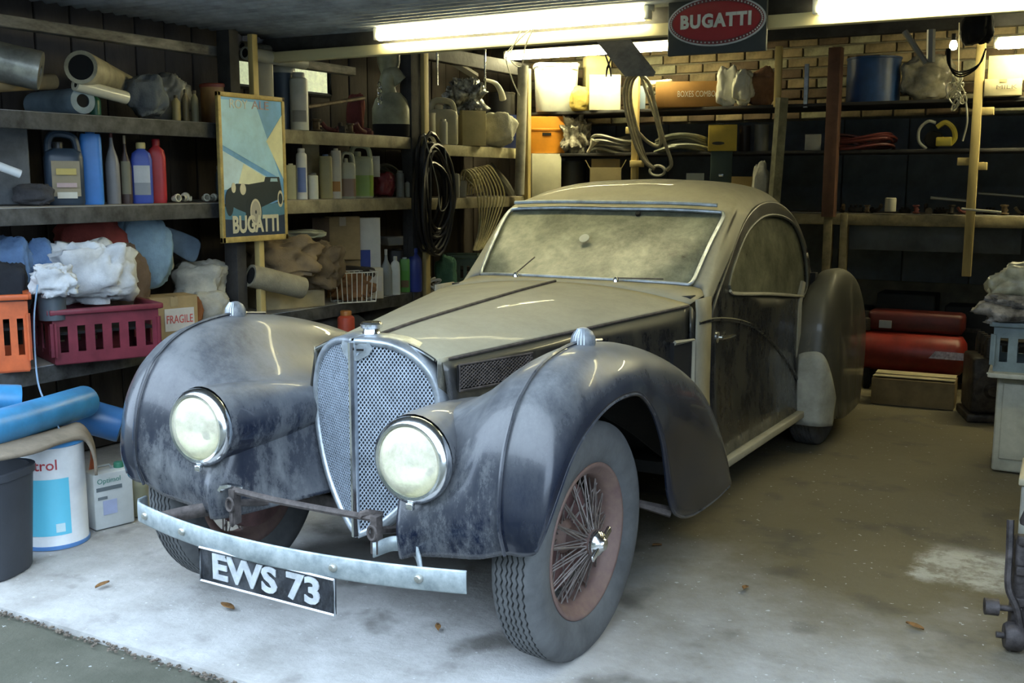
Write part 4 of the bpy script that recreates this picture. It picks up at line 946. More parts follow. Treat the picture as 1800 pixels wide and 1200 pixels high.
def heap(name, label, x0, x1, yt, z, X=None, Y=None, d=None, mat=None, seed=0, cat='cloth', rz=0, amp=.22, fr=4.0, squash=1.0, base=None, group=None, n=56):
    P_, w, h = spot(x0, x1, yt, base if base is not None else z, X, Y); w *= 1.1; h *= 1.04; d = d or w*.7; m_ = MB(); rows = []
    for i in range(n//2+1):
        la = -PI/2+PI*i/(n//2); r = []
        for k in range(n):
            lo = 2*PI*k/n; q = Vector((math.cos(la)*math.cos(lo), math.cos(la)*math.sin(lo), math.sin(la)))
            u = q*fr*.5+Vector((seed*7.3, seed*3.1, seed)); u2 = u+noise.noise_vector(u*.6)*.9; tw = .5+seed; u2 = Vector((u2.x*1.3*math.cos(tw)+u2.z*1.3*math.sin(tw), u2.y*1.2, (u2.z*math.cos(tw)-u2.x*math.sin(tw))*.45))
            f = .97+amp*(1.3*noise.noise(u*.7)+(.4-abs(noise.noise(u2*1.6)))*.9-.15+.4*(.35-abs(noise.noise(u2*3.2))))
            sq = lambda c: math.copysign(abs(c)**.75, c)
            r.append((sq(q.x)*w/2*f, sq(q.y)*d/2*f, max(0.0, h/2*(1+sq(q.z)*squash*f))))
        rows.append(r)
    m_.grid(rows, closed=True); o = m_.build(name, mat, loc=P_, rz=face(P_)+rz, angle=75)
    return tag(o, label, cat, group)
def fabric(name, col, **k): k.setdefault('vs', 12); k.setdefault('bump', .25); k.setdefault('bs', 120); return M(name, col, rough=.9, var=.18, **k)
def roll(name, label, p0, p1, r, mat, cat='roll', hollow=.5, sq=None):
    p0, p1 = Vector(p0), Vector(p1); ax = p1-p0; L_ = ax.length
    pr = [(r*hollow, .01), (r*hollow, 0), (r*.97, 0), (r, .01), (r*1.01, L_*.3), (r*.99, L_*.6), (r, L_-.01), (r*.97, L_), (r*hollow, L_), (r*hollow, L_-.01)]
    o = MB().lathe(pr, (0, 0, 0), axis=ax, n=28, cap=False).build(name, mat, loc=p0)
    mb = MB().lathe([(r*hollow*1.02, .006), (r*hollow*1.02, L_-.006)], (0, 0, 0), axis=ax, n=20, cap=True); mb.build('core', BLACK, o)  # black plug stands in for the shade in the hollow ends
    return tag(o, label, cat)
def coil(name, label, c, R1, R2, rt, n, mat, axis='Y', jit=.1, seed=0, cat='cable', elong=1.0, tail=None, thick=.05):
    r_ = random.Random(seed); mb = MB(); pts = []
    N_ = n*22
    ph = [r_.random()*6 for _ in range(6)]
    for i in range(N_+1):
        a = 2*PI*i/22; lp = i/22; k = 1+jit*math.sin(lp*2.1+ph[0])+jit*.6*math.sin(lp*5.3+ph[1]+a)
        x = R1*k*math.cos(a); y = R2*k*math.sin(a)*elong; q = thick*math.sin(lp*1.7+ph[2])+thick*.5*math.sin(a*2+ph[3])
        pts.append({'Y': (x, q, y), 'Z': (x, y, q+thick), 'X': (q, x, y)}[axis])
    mb.tube(pts, rt, 6)
    if tail: 
        for tl in tail: mb.tube(curve(tl, 6), rt, 6)
    o = mb.build(name, mat, loc=c); return tag(o, label, cat)
def tin(name, label, x0, x1, yt, z, X=None, Y=None, m=None, cat='tin', lidm=None, handle=False, rz=0, taper=1.0):
    P_, w, h = spot(x0, x1, yt, z, X, Y); t = thing(name, label, cat, P_, face(P_)+rz); a = w/2
    MB().lathe([(a*taper, 0), (a*taper, .004), (a*(taper+(1-taper)*.97), h*.96), (a*1.03, h*.965), (a*1.03, h), (a*.95, h), (a*.93, h*.97), (0, h*.97)], n=28, cap=False).build('body', m, t)
    if lidm: MB().lathe([(a*1.06, h*.93), (a*1.07, h*1.0), (a*.98, h*1.03), (a*.9, h*1.02), (0, h*1.02)], n=28, cap=False).build('lid', lidm, t)
    if handle: MB().tube([(a*1.03*math.cos(q), -.01-.02*math.sin(q), h*.93-a*.5*math.sin(q)) for q in [PI*k/12 for k in range(13)]], .003, 5).build('handle', DULLCHROME, t)
    return t
# ================================================================ framed poster on the post
ps = thing('framed_poster', 'tall framed blue car poster with white lettering hanging on the shelf post', 'poster', (-1.95, 1.51, 1.10), PI/2)
PW, PH = .50, .765
fz = lambda x, y, z: (x, -z, y)
for c, s in (((0, 0, .015), (PW, .022, .03)), ((0, 0, PH-.012), (PW, .022, .024)), ((-PW/2+.011, 0, PH/2), (.022, .022, PH)), ((PW/2-.011, 0, PH/2), (.022, .022, PH))):
    MB().box(c, s).build('frame_rail', M('gilt_wood_frame', (.50, .37, .12), rough=.5, var=.25, vs=20), ps, bevel=.003)
pb = MB().box((0, 0, PH/2), (PW-.03, .010, PH-.03)).build('backing', P('poster_blue', (.20, .48, .85), rough=.35, var=.25, vs=3), ps)
x0, x1, y0, y1 = -PW/2+.022, PW/2-.022, .03, PH-.024
def shape(name, pts, z, m, **k):
    mb = MB(); mb.prism(pts, z, z+.0008, fz); return mb.build(name, m, pb, smooth=False, fixn=True)
def U(u, v): return (x0+(x1-x0)*u, y0+(y1-y0)*v)
PC = lambda n, c: P('poster_'+n, c, rough=.35, var=.15)
shape('light_beam', [U(0, .62), U(.85, .40), U(.30, .36), U(0, .34)], .006, PC('pale_beam', (.60, .80, .90)))
shape('light_beam', [U(0, .98), U(.55, .98), U(.95, .42), U(0, .66)], .0062, PC('sky', (.42, .72, .95)))
shape('light_beam', [U(.72, .70), U(1, .90), U(1, .42)], .0064, PC('cream_beam', (.85, .84, .55)))
shape('light_beam', [U(.22, .36), U(.33, .53), U(.80, .40), U(.5, .36)], .0066, PC('cream_glow', (.82, .84, .60)))
shape('ground_shape', [U(0, 0), U(1, 0), U(1, .26), U(.5, .20), U(0, .24)], .0068, PC('night', (.03, .05, .09)))
shape('ground_shape', [U(0, .22), U(1, .24), U(1, .15), U(.45, .11), U(0, .13)], .007, PC('dark_teal', (.10, .25, .36)))
DKC = PC('car_dark', (.025, .04, .05)); CRM = PC('cream', (.7, .66, .48))
shape('painted_car', [U(.05, .24), U(.08, .35), U(.20, .385), U(.40, .38), U(.66, .40), (U(.68, .435)), U(.92, .435), U(.95, .36), U(.97, .28), U(.55, .20), U(.40, .16), U(.2, .2)], .0076, DKC)
def disc(name, u, v, rx, ry, z, m): cx_, cy_ = U(u, v); return shape(name, [(cx_+rx*math.cos(2*PI*k/24), cy_+ry*math.sin(2*PI*k/24)) for k in range(24)], z, m)
disc('painted_wheel', .47, .175, .062, .095, .0080, DKC); disc('painted_wheel', .50, .175, .042, .070, .0084, CRM); disc('painted_wheel', .50, .175, .035, .058, .0088, PC('grey', (.45, .42, .34))); disc('painted_wheel', .5, .175, .006, .01, .0092, DKC)
disc('painted_wheel', .08, .25, .03, .07, .0080, DKC); disc('painted_wheel', .93, .27, .022, .045, .0080, CRM); disc('painted_wheel', .93, .27, .015, .03, .0084, DKC)
disc('painted_lamp', .15, .355, .016, .026, .0088, CRM); disc('painted_lamp', .30, .345, .022, .030, .0088, CRM)
shape('painted_window', [U(.76, .40), U(.77, .425), U(.88, .425), U(.89, .40)], .0088, PC('pane', (.4, .6, .7)))
text_mb('BUGATTI', .12, .0006, lambda x, y, z: (x, -.0095+z, .088+y), .0045, width=.35).build('lettering', CRM, ps, smooth=False)
text_mb('ROY', .065, .0006, lambda x, y, z: (x-.10, -.0085+z, PH-.058+y), 0, width=.13).build('lettering', PC('white', (.7, .72, .68)), ps, smooth=False)
text_mb('ALE', .062, .0006, lambda x, y, z: (x+.06, -.0085+z, PH-.055+y), 0, width=.13).build('lettering', PC('faded_red', (.45, .33, .38)), ps, smooth=False)

# ================================================================ left wall, nearest bay
A, B_, C_ = .618, 1.308, 1.713
XS = -2.14
SILV = M('dull_silver_duct', (.42, .42, .37), rough=.35, metal=.6, var=.35, vs=9, bump=.1)
BEIGEP = P('beige_duct_plastic', (.42, .38, .26), rough=.45, var=.35)
roll('silver_duct', 'big silver duct end on the top left shelf at the left edge', atX(-60, 95, -2.25), atX(72, 125, -2.05), .085, SILV, 'duct', .3)
roll('brown_tube', 'brown cardboard tube lying under the silver duct on the top left shelf', atX(-60, 150, -2.2), atX(95, 143, -2.2), .035, CARD, 'tube', .7)
roll('beige_duct', 'wide beige duct leaning down to the right on the top left shelf', atX(142, 118, -2.02)+Vector((0, 0, .0)), atX(222, 158, -2.42), .075, BEIGEP, 'duct', .75)
roll('white_tube', 'thin polished white tube slanting in front of the beige duct', atX(132, 148, -2.06), atX(222, 172, -2.04), .03, P('polished_white', (.62, .60, .48), rough=.2), 'tube', .5)
roll('film_roll', 'pale blue-grey roll of film with open end on the top left shelf', onX(62, -2.50, C_+.062), onX(146, -2.06, C_+.062), .06, P('pale_film', (.20, .27, .32), rough=.5, var=.3), 'roll', .5)
heap('plastic_bag', 'dark grey crumpled plastic bag on the top left shelf right of the white tube', 228, 292, 132, C_, XS, mat=fabric('grey_bag_plastic', (.15, .17, .19)), seed=2, cat='bag', squash=.9)
heap('plastic_sheet', 'crumpled whitish plastic sheet on top of the dark grey bag', 262, 332, 138, C_, XS-.12, mat=P('whitish_sheet', (.36, .36, .33), rough=.3, var=.4), seed=5, cat='sheet', amp=.3)
for i, (a, b, y, c, l) in enumerate(((303, 318, 168, (.40, .33, .15), 'small tan bottle beside the plastic sheet on the top left shelf'), (322, 333, 158, (.25, .2, .1), 'thin brown bottle second from the plastic sheet on the top left shelf'), (337, 350, 160, (.35, .31, .17), 'small bottle next to the red-brown tin on the top left shelf'))):
    bottle('bottle', l, a, b, y, C_, XS+.02, col=c, cap=(.1, .08, .05), kind='round')
tin('round_tin', 'large red-brown round tin on the top left shelf beside the poster', 355, 408, 152, C_, XS, m=P('red_brown_tin', (.25, .07, .03), rough=.4, var=.5, col2=(.45, .28, .10), vs=4), lidm=P('red_brown_lid', (.28, .06, .04)))
bottle('green_bottle', 'dark green bottle lying in shadow behind the film roll', 158, 178, 165, C_, XS-.1, col=(.02, .12, .08), kind='round')
# second shelf
tag(MB().box((0, 0, .19), (.16, .02, .37)).build('grey_board', M('grey_board_item', (.11, .12, .13), rough=.8, var=.4), loc=onX(22, -2.2, B_), rz=face(onX(22, -2.2, B_))+.2, bevel=.006), 'dark grey panel standing upright at the left end of the middle left shelf', 'board')
roll('white_pipe_piece', 'short white pipe stub in front of the dark grey panel', atX(-20, 285, -2.03), atX(36, 306, -1.98), .018, P('white_pipe', (.62, .66, .68)), 'pipe', .7)
heap('dark_lump', 'dark crumpled lump overhanging the middle left shelf edge', 30, 90, 325, B_, XS+.02, mat=fabric('dark_rag', (.05, .05, .055)), seed=8, cat='rag')
j = jug('oil_can', 'black plastic oil can with a yellow label on the middle left shelf', 84, 148, 234, B_, XS, col=(.03, .05, .08), cap=(.02, .02, .02), lab=(.33, .28, .18), rz=.15)
MB().box((0, -.062, .15), (.085, .002, .028)).build('yellow_band', P('label_yellow', (.55, .42, .08)), j); MB().box((0, -.062, .045), (.085, .002, .028)).build('white_band', P('label_white', (.62, .6, .5)), j); MB().box((0, -.062, .09), (.085, .002, .02)).build('white_band', P('label_pink', (.5, .36, .34)), j)
bottle('blue_bottle', 'tall bright blue plastic bottle beside the black oil can', 147, 183, 232, B_, XS+.02, col=(.05, .22, .62), cap=(.05, .2, .55), kind='tall')
bottle('grey_bottle', 'grey bottle with a long dark spout right of the tall blue bottle', 189, 213, 228, B_, XS, col=(.22, .22, .23), cap=(.12, .03, .03), kind='cone')
bottle('dark_bottle', 'small dark bottle with red shoulders between the grey and blue-labelled bottles', 214, 234, 240, B_, XS, col=(.06, .035, .03), cap=(.35, .28, .18), kind='cone', lab=(.20, .19, .13))
bottle('screenwash_bottle', 'clear and deep blue bottle with yellow cap and white label', 234, 270, 252, B_, XS+.02, col=(.05, .09, .42), cap=(.55, .47, .22), kind='flat', lab=(.55, .57, .58), lab2=(.30, .32, .34))
bottle('red_bottle', 'bright red bottle on the middle left shelf', 263, 294, 246, B_, XS, col=(.48, .03, .035), cap=(.4, .02, .03), kind='flat')
for i, (a, b, y) in enumerate(((296, 313, 326), (312, 331, 324), (330, 345, 333), (350, 366, 331), (362, 378, 330))):
    P_, w_, h_ = spot(a, b, y, B_, XS+.05)
    o = MB().lathe([(w_*.25, 0), (w_*.3, w_*.1), (w_*.3, w_*.5), (w_*.42, w_*.55), (w_*.42, w_*.8), (w_*.3, w_*.82), (w_*.28, w_*.55)], (0, 0, w_*.42), axis=Vector((math.cos(i*2), math.sin(i*2), .15)), n=14, cap=False).build('pipe_fitting', P('cream_fitting', (.58, .55, .42)), loc=P_)
    tag(o, 'small cream plastic pipe fitting lying on the middle left shelf right of the red bottle', 'fitting', 'cream pipe fittings on the middle left shelf')
bottle('black_bottle', 'thin black bottle at the right end of the middle left shelf by the poster', 380, 390, 292, B_, XS, col=(.02, .03, .03), kind='round')
# lower shelf
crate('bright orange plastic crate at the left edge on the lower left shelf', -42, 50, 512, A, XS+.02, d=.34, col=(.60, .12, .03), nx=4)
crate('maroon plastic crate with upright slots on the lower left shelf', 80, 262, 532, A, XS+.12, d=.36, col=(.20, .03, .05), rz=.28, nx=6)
heap('black_bag', 'black bag lying in the orange crate', -30, 55, 452, A, XS-.02, mat=fabric('black_bag_cloth', (.02, .023, .03)), seed=11, base=A+.20, cat='bag')
heap('blue_cloth', 'blue cloth heap at the left above the black bag', -20, 62, 424, A, XS-.04, mat=fabric('blue_cloth', (.12, .22, .42)), seed=12, base=A+.30)
heap('blue_cloth', 'blue cloth draped beside the white cloth heap', 45, 102, 432, A, XS+.0, mat=fabric('blue_cloth', (.12, .22, .42)), seed=13, base=A+.27)
heap('white_cloth', 'large heap of white cloth on top of the maroon crate', 96, 226, 426, A, XS+.08, mat=fabric('white_cloth', (.62, .65, .68)), seed=14, base=A+.24, amp=.34, fr=5.5)
heap('white_cloth', 'smaller fold of white cloth hanging over the dark tin', 64, 130, 468, A, XS+.2, mat=fabric('white_cloth', (.62, .65, .68)), seed=15, base=A+.30, amp=.36, fr=6)
tin('dark_tin', 'dark grey tin under the white cloth above the maroon crate', 70, 116, 503, A+.20, XS+.16, m=P('dark_grey_tin', (.07, .09, .11), rough=.4), lidm=P('tin_rim', (.45, .47, .48)))
heap('red_cushion', 'dull red cushion behind the white cloth', 104, 216, 382, A, XS-.2, mat=fabric('dull_red_fabric', (.26, .05, .04)), seed=17, base=A+.40, amp=.15)
heap('blue_pillow', 'pale blue pillow leaning behind the maroon crate', 212, 300, 384, A, XS-.06, d=.14, mat=fabric('pale_blue_fabric', (.22, .34, .44)), seed=18, base=A+.26, amp=.14, squash=1)
heap('cream_pillow', 'cream pillow between the pale blue pillow and the grey-blue sheet', 252, 304, 412, A, XS-.12, d=.1, mat=fabric('cream_fabric', (.50, .48, .36)), seed=19, base=A+.32, amp=.14)
P_ = atX(305, 415, -2.25)
tag(MB().grid([[atX(225, 385, -2.3), atX(255, 384, -2.25), atX(305, 400, -2.2), atX(358, 420, -2.15)], [atX(240, 400, -2.3), atX(275, 405, -2.25), atX(320, 428, -2.2), atX(352, 438, -2.15)], [atX(250, 420, -2.3), atX(285, 430, -2.25), atX(320, 455, -2.2), atX(345, 468, -2.15)]]).build('folded_sheet', fabric('slate_sheet', (.12, .17, .22)), solid=.02, sub=2), 'slate blue stiff sheet slanting down to the right above the cardboard box', 'sheet')
heap('brown_fabric', 'brown fabric bundle wedged right of the white cloth', 176, 262, 440, A, XS+.0, mat=fabric('brown_fabric', (.16, .11, .075)), seed=21, base=A+.16)
carton('cardboard box with red printing on a white patch behind the silver wing', 252, 340, 520, A, XS+.04, d=.16, rz=.45, txt='FRAGILE', patch=True, tsize=.26)
heap('orange_net', 'small orange-brown net bag beside the printed cardboard box', 312, 354, 520, A, XS+.06, mat=fabric('orange_net_fabric', (.28, .11, .04)), seed=23, cat='bag', base=A+.06)
heap('white_sack', 'upper crumpled off-white sack beside the dark post', 308, 395, 462, A, XS-.06, mat=fabric('offwhite_sack', (.46, .45, .38)), seed=24, base=A+.16, cat='sack', amp=.3)
heap('white_sack', 'lower off-white sack against the silver wing lamp', 340, 402, 515, A, XS+.06, mat=fabric('offwhite_sack', (.46, .45, .38)), seed=25, cat='sack', base=A+.05)
tag(MB().tube(curve([atX(66, 500, -1.92), atX(60, 560, -1.93), atX(63, 640, -1.93), atX(72, 690, -1.80), atX(100, 745, -1.6), atX(108, 765, -1.52)], 6), .004, 5).build('blue_string', P('pale_blue_string', (.25, .38, .55))), 'pale blue string hanging from the white cloth down to the blue rolls', 'string')

# floor at the left
BLUEF = P('blue_foam', (.05, .26, .52), rough=.35, var=.2)
roll('foam_roll', 'long light blue foam roll lying across the white drum', atX(-70, 772, -1.45), atX(150, 705, -1.72), .068, BLUEF, hollow=.3)
roll('foam_roll', 'short dark blue foam roll behind the long light blue one', atX(120, 722, -1.86), atX(214, 748, -1.70), .075, P('deep_blue_foam', (.03, .13, .33), rough=.35), hollow=.3)
roll('foam_roll', 'blue foam roll end above the long one at the left edge', atX(-60, 700, -1.85), atX(36, 702, -1.75), .06, BLUEF, hollow=.3)
tag(MB().grid(surf([[atX(-30, 810, -1.30), atX(60, 793, -1.33), atX(110, 775, -1.40), atX(150, 770, -1.42), atX(168, 800, -1.40), atX(172, 835, -1.40)], [atX(-30, 790, -1.4), atX(60, 775, -1.42), atX(110, 757, -1.5), atX(145, 750, -1.52), atX(165, 775, -1.52), atX(170, 810, -1.52)], [atX(-30, 775, -1.55), atX(60, 762, -1.55), atX(110, 748, -1.62), atX(140, 742, -1.62), atX(160, 765, -1.62), atX(165, 800, -1.62)]], 4, 4)).build('old_carpet_strip', fabric('tan_carpet', (.24, .20, .15)), solid=.012), 'tan carpet strip draped over the white drum lid under the blue roll', 'carpet')
def floor_spot(x0, x1, yb, yt): P_ = atZ((x0+x1)/2, yb, 0); s = scl(P_); return P_, (x1-x0)*s, s*(yb-yt)
P_ = atZ(97, 948, 0); s = scl(P_); a = 57*s; h = .40
dr = thing('oil_drum', 'white drum with a light blue panel and red lettering on the floor at the left', 'drum', P_, face(P_)+.0)
MB().lathe([(a*.98, 0), (a, .004), (a, .012), (a*.985, .018), (a*.985, h-.02), (a, h-.012), (a, h), (a*.96, h), (0, h)], n=48, cap=False).build('body', P('drum_white', (.80, .83, .85), rough=.3), dr)
MB().lathe([(a*1.01, -.002), (a*1.015, .012), (a*.99, .014)], n=48, cap=False).build('base_rim', P('drum_blue_rim', (.10, .25, .55)), dr)
MB().lathe([(a*1.0, h), (a*1.05, h+.005), (a*1.05, h+.02), (a*.96, h+.032), (a*.9, h+.028), (0, h+.028)], n=48, cap=False).build('lid', P('drum_blue_lid', (.06, .28, .62)), dr)
def onan(u, z, off=.0015): t_ = -PI/2+u; return ((a*.985+off)*math.cos(t_), (a*.985+off)*math.sin(t_), z)
MB().grid([[onan(-.95+1.45*k/14, z) for k in range(15)] for z in (.055, .28)]).build('blue_panel', P('drum_panel_blue', (.14, .60, .80), rough=.3, var=.05), dr)
text_mb('Castrol', .058, .0006, lambda x, y, z: onan(x/a-.48, .335+y+x*.0, .002+z), .0005, width=.17).build('lettering', P('drum_red_ink', (.45, .05, .06)), dr, smooth=False)
MB().box(onan(.18, .085, .002), (.034, .002, .034), rz=.18).build('hazard_label', P('hazard_pale', (.6, .8, .85)), dr)
P_ = atZ(180, 925, 0)+Vector((0, .04, 0)); s = scl(P_); ww, hh = .085, .235
sq = thing('square_tin', 'white rectangular oil tin beside the white drum', 'tin', P_, face(P_)+.45)
MB().box((0, 0, hh/2), (.17, .10, hh)).build('body', P('tin_white', (.66, .70, .70), rough=.35), sq, bevel=.006)
MB().lathe([(.02, 0), (.02, .018), (.018, .022), (0, .022)], (.05, 0, hh), n=16, cap=False).build('cap', P('cap_green', (.05, .22, .14)), sq)
MB().tube([(-.05, 0, hh), (-.04, 0, hh+.02), (.01, 0, hh+.02), (.02, 0, hh)], .004, 5).build('handle', DULLCHROME, sq)
MB().box((-.02, -.051, hh*.72), (.11, .002, .016)).build('dark_band', P('tin_grey_ink', (.16, .2, .22)), sq)
text_mb('Optimol', .03, .0005, lambda x, y, z: (x-.02, -.0515+z, hh*.86+y), 0, width=.10).build('lettering', P('tin_green_ink', (.12, .35, .28)), sq, smooth=False)
MB().box((-.02, -.051, hh*.38), (.06, .002, .06)).build('lilac_patch', P('tin_lilac', (.48, .55, .80)), sq); MB().box((-.05, -.051, hh*.56), (.04, .002, .012)).build('ink_line', P('tin_grey_ink2', (.2, .24, .26)), sq)
bottle('jar', 'yellowish jar with green cap on the floor behind the white tin', 222, 262, 828, .002, None, atZ(240, 912, 0).y+.05, col=(.30, .30, .20), cap=(.05, .25, .15), kind='round')
P_ = atZ(-18, 1003, 0)
bn = thing('black_bin', 'black plastic bin cut by the left edge of the picture', 'bin', P_, .3)
loft([(.125, .125, 0), (.13, .13, .01), (.15, .15, .36), (.158, .158, .365), (.158, .158, .39), (.14, .14, .39), (.135, .135, .3)], 32, 3).build('body', P('bin_black', (.035, .04, .05), rough=.5), bn)
MB().box((.06, -.148, .30), (.05, .006, .02)).build('clip', P('bin_clip', (.2, .22, .25)), bn)
bottle('orange_tool', 'small orange-handled tool standing behind the white drum', 160, 176, 768, .002, -1.60, col=(.55, .12, .03), cap=(.5, .1, .03), kind='cone', cat='tool')
# ================================================================ left wall, second bay (beyond the poster)
A2, B2, C2 = .688, 1.313, 1.703
roll('metal_tube', 'upper pale metal tube under the eaves right of the poster top', atX(425, 80, -2.1), atX(545, 100, -2.1), .025, SILV, 'tube', .7)
roll('metal_tube', 'thicker pale metal tube below the first under the eaves', atX(430, 93, -2.05), atX(535, 112, -2.05), .035, P('pale_tube', (.5, .5, .42), rough=.4), 'tube', .7)
bottle('lamp_housing', 'grey mottled box-like lamp housing standing above the poster right corner', 449, 483, 100, C2, -2.1, col=(.38, .37, .30), kind='tall', cat='lamp housing')
tin('bucket', 'dark blue bucket with pale lid on the top shelf beside the white cylinder', 478, 520, 125, C2, -2.16, m=P('dark_blue_bucket', (.07, .10, .15)), lidm=P('pale_lid', (.45, .46, .42)), taper=.8, cat='bucket')
bottle('white_cylinder', 'tall white sprayer cylinder on the top shelf beside the poster', 511, 543, 130, C2, -2.05, col=(.62, .64, .58), cap=(.4, .4, .36), kind='can', cat='cylinder', lab=(.66, .66, .6), lab2=(.3, .3, .28))
IRN = [M('dark_oily_metal', (.06, .05, .04), rough=.5, metal=.5, var=.5, vs=20), M('brown_oily_metal', (.16, .11, .06), rough=.6, metal=.3, var=.5, vs=20), M('dusty_red_metal', (.20, .05, .04), rough=.6, var=.4, vs=20)]
r_ = random.Random(12)
KIND = ('flanged barrel', 'bent pipe elbow', 'studded casing')
ORD = ('first', 'second', 'third', 'fourth', 'fifth', 'sixth', 'seventh', 'eighth', 'ninth', 'tenth', 'eleventh', 'twelfth', 'thirteenth', 'fourteenth')
def scrap(label, x, y, z, s, k=None, group=None, X=None, Y=None):
    """small mechanical part: flanged barrel, elbow or bracket"""
    k = r_.randrange(3) if k is None else k
    P_ = onX(x, X, z) if X is not None else onY(x, Y, z)
    m = r_.choice(IRN); t = thing('engine_part', label, 'engine part', P_, r_.random()*6, group)
    if k == 0:
        MB().lathe([(s*.3, 0), (s*.5, .01), (s*.5, s*.2), (s*.3, s*.25), (s*.28, s*.9), (s*.42, s*.95), (s*.42, s*1.1), (s*.2, s*1.12)], n=16).build('barrel', m, t)
        MB().box((s*.45, 0, s*.5), (s*.5, s*.2, s*.2)).build('lug', m, t, bevel=.004)
    elif k == 1:
        MB().tube(curve([(-s, 0, s*.25), (-s*.4, s*.1, s*.3), (s*.2, 0, s*.5), (s*.6, -s*.1, s*1.0)], 5), s*.22, 10).build('elbow', m, t)
        MB().lathe([(s*.4, 0), (s*.4, s*.12)], (-s, 0, s*.3), axis='X', n=14).build('flange', m, t)
    else:
        MB().box((0, 0, s*.3), (s*1.6, s*.8, s*.6)).build('casing', m, t, bevel=s*.1)
        for a in (-.5, 0, .5): MB().lathe([(s*.16, 0), (s*.16, s*.25), (s*.1, s*.3)], (a*s, 0, s*.58), n=10).build('stud', m, t)
    return t
for i, (x, s) in enumerate(((556, .07), (577, .06), (598, .075), (616, .06), (634, .07), (650, .05))): scrap('oily dark %s on the top shelf, %s from the white sprayer cylinder' % (KIND[i % 3], ORD[i]), x, 0, C2, s, i % 3, 'oily parts on the top shelf left of the beige cowl', X=-2.12)
tag(MB().tube([atX(540, 188, -2.02), atX(640, 172, -2.06)], .012, 6).build('metal_rod', IRN[1]), 'long brown metal rod lying across the oily parts on the top shelf', 'rod')
heap('red_rag', 'dull red rag behind the oily parts near the beige cowl', 612, 640, 168, C2, -2.42, mat=fabric('deep_red_rag', (.13, .025, .02)), seed=31, cat='rag')
# beige cowl with funnel
P_, w_, h_ = spot(655, 722, 90, C2, -2.12)
cw = thing('beige_cowl', 'large beige metal cowl with bent funnel neck on the top shelf by dark post', 'cowl', P_, face(P_))
CWM = M('beige_cowl_metal', (.34, .34, .22), rough=.4, var=.3, vs=6)
loft([(w_*.48, w_*.4, 0), (w_*.5, w_*.42, h_*.14)], 24, 3).build('base', BLACK, cw)
loft([(w_*.5, w_*.42, h_*.14), (w_*.5, w_*.42, h_*.32), (w_*.42, w_*.36, h_*.42), (w_*.25, w_*.22, h_*.5)], 24, 2.4).build('body', CWM, cw)
MB().tube(curve([(-w_*.05, 0, h_*.45), (-w_*.1, 0, h_*.58), (w_*.02, 0, h_*.72), (w_*.25, 0, h_*.62)], 5), [w_*.22]*10+[w_*.2]*6, 16).build('neck', CWM, cw)
MB().lathe([(w_*.12, h_*.6), (w_*.3, h_*.85), (w_*.3, h_*1.0), (w_*.26, h_*1.0), (w_*.1, h_*.62)], (-w_*.05, .03, 0), n=20, cap=False).build('funnel', CWM, cw)
ch = thing('hanging_chain', 'short bright chain and ring hanging left of the beige cowl', 'chain', atX(667, 150, -1.98))
for i in range(4):
    MB().tube([(.016*math.cos(a) if i % 2 else 0, 0 if i % 2 else .016*math.cos(a), .02*math.sin(a)-i*.032) for a in [2*PI*k/12 for k in range(12)]], .004, 5, closed=True).build('link', CHROME, ch)
# middle shelf
bottle('yellow_tub', 'pale yellow tub partly behind the poster on the middle shelf', 503, 522, 288, B2, -2.1, col=(.55, .53, .30), cap=(.6, .6, .5), kind='tall')
bottle('silicone_tube', 'white and blue sealant cartridge on the middle shelf right of the poster', 522, 541, 262, B2, -2.05, col=(.66, .68, .68), cap=(.6, .6, .6), kind='can', lab=(.15, .22, .50))
carton('tall beige box standing behind the small bottles on the middle shelf', 534, 563, 252, B2, -2.25, d=.06, m=CARDL, tape=False)
bottle('small_white_bottle', 'small white bottle with dark top in front of the tall beige box', 541, 560, 304, B2, -2.05, col=(.66, .68, .62), cap=(.1, .1, .1), kind='can')
bottle('oil_bottle', 'translucent amber bottle left of the tall white carton', 562, 585, 272, B2, -2.08, col=(.38, .34, .16), cap=(.12, .2, .4), kind='tall')
bottle('white_carton', 'tall narrow cream container with orange streak on the middle shelf', 583, 601, 262, B2, -2.06, col=(.66, .62, .50), cap=(.6, .55, .4), kind='tall', lab=(.7, .66, .52), lab2=(.5, .25, .06))
jug('jug', 'pale jug with brown fluid next to the green fluid canister', 599, 626, 268, B2, -2.05, col=(.50, .50, .36), fluid=(.30, .19, .11), cap=(.5, .48, .36), lev=.42)
jug('canister', 'pale canister half full of bright green fluid on the middle shelf', 614, 657, 255, B2, -2.10, col=(.58, .62, .42), fluid=(.34, .50, .08), cap=(.5, .52, .36), lev=.42)
coil('cable_coil', 'grey cable bundle behind the green fluid canister', onX(672, -2.3, B2+.12), .10, .08, .010, 5, P('grey_cable', (.17, .18, .15)), 'X', .15, 4)
heap('red_bag', 'dark red bag lying right of the green fluid canister', 655, 693, 305, B2, -2.1, mat=P('red_bag_vinyl', (.20, .02, .03), rough=.35), seed=33, cat='bag')
bottle('spray_can', 'small grey spray can right of the dark red bag', 696, 711, 300, B2, -2.05, col=(.30, .31, .28), cap=(.45, .45, .4), kind='can')
bottle('clear_jar', 'low clear jar between the spray can and the dark post', 712, 724, 318, B2, -2.03, col=(.42, .43, .36), cap=(.2, .2, .2), kind='can')
carton('small white paper tag card among the grey cables', 653, 668, 276, B2+.13, -2.05, d=.008, m=P('label_pale', (.62, .60, .55), rough=.6), tape=False, name='paper_card', cat='card')
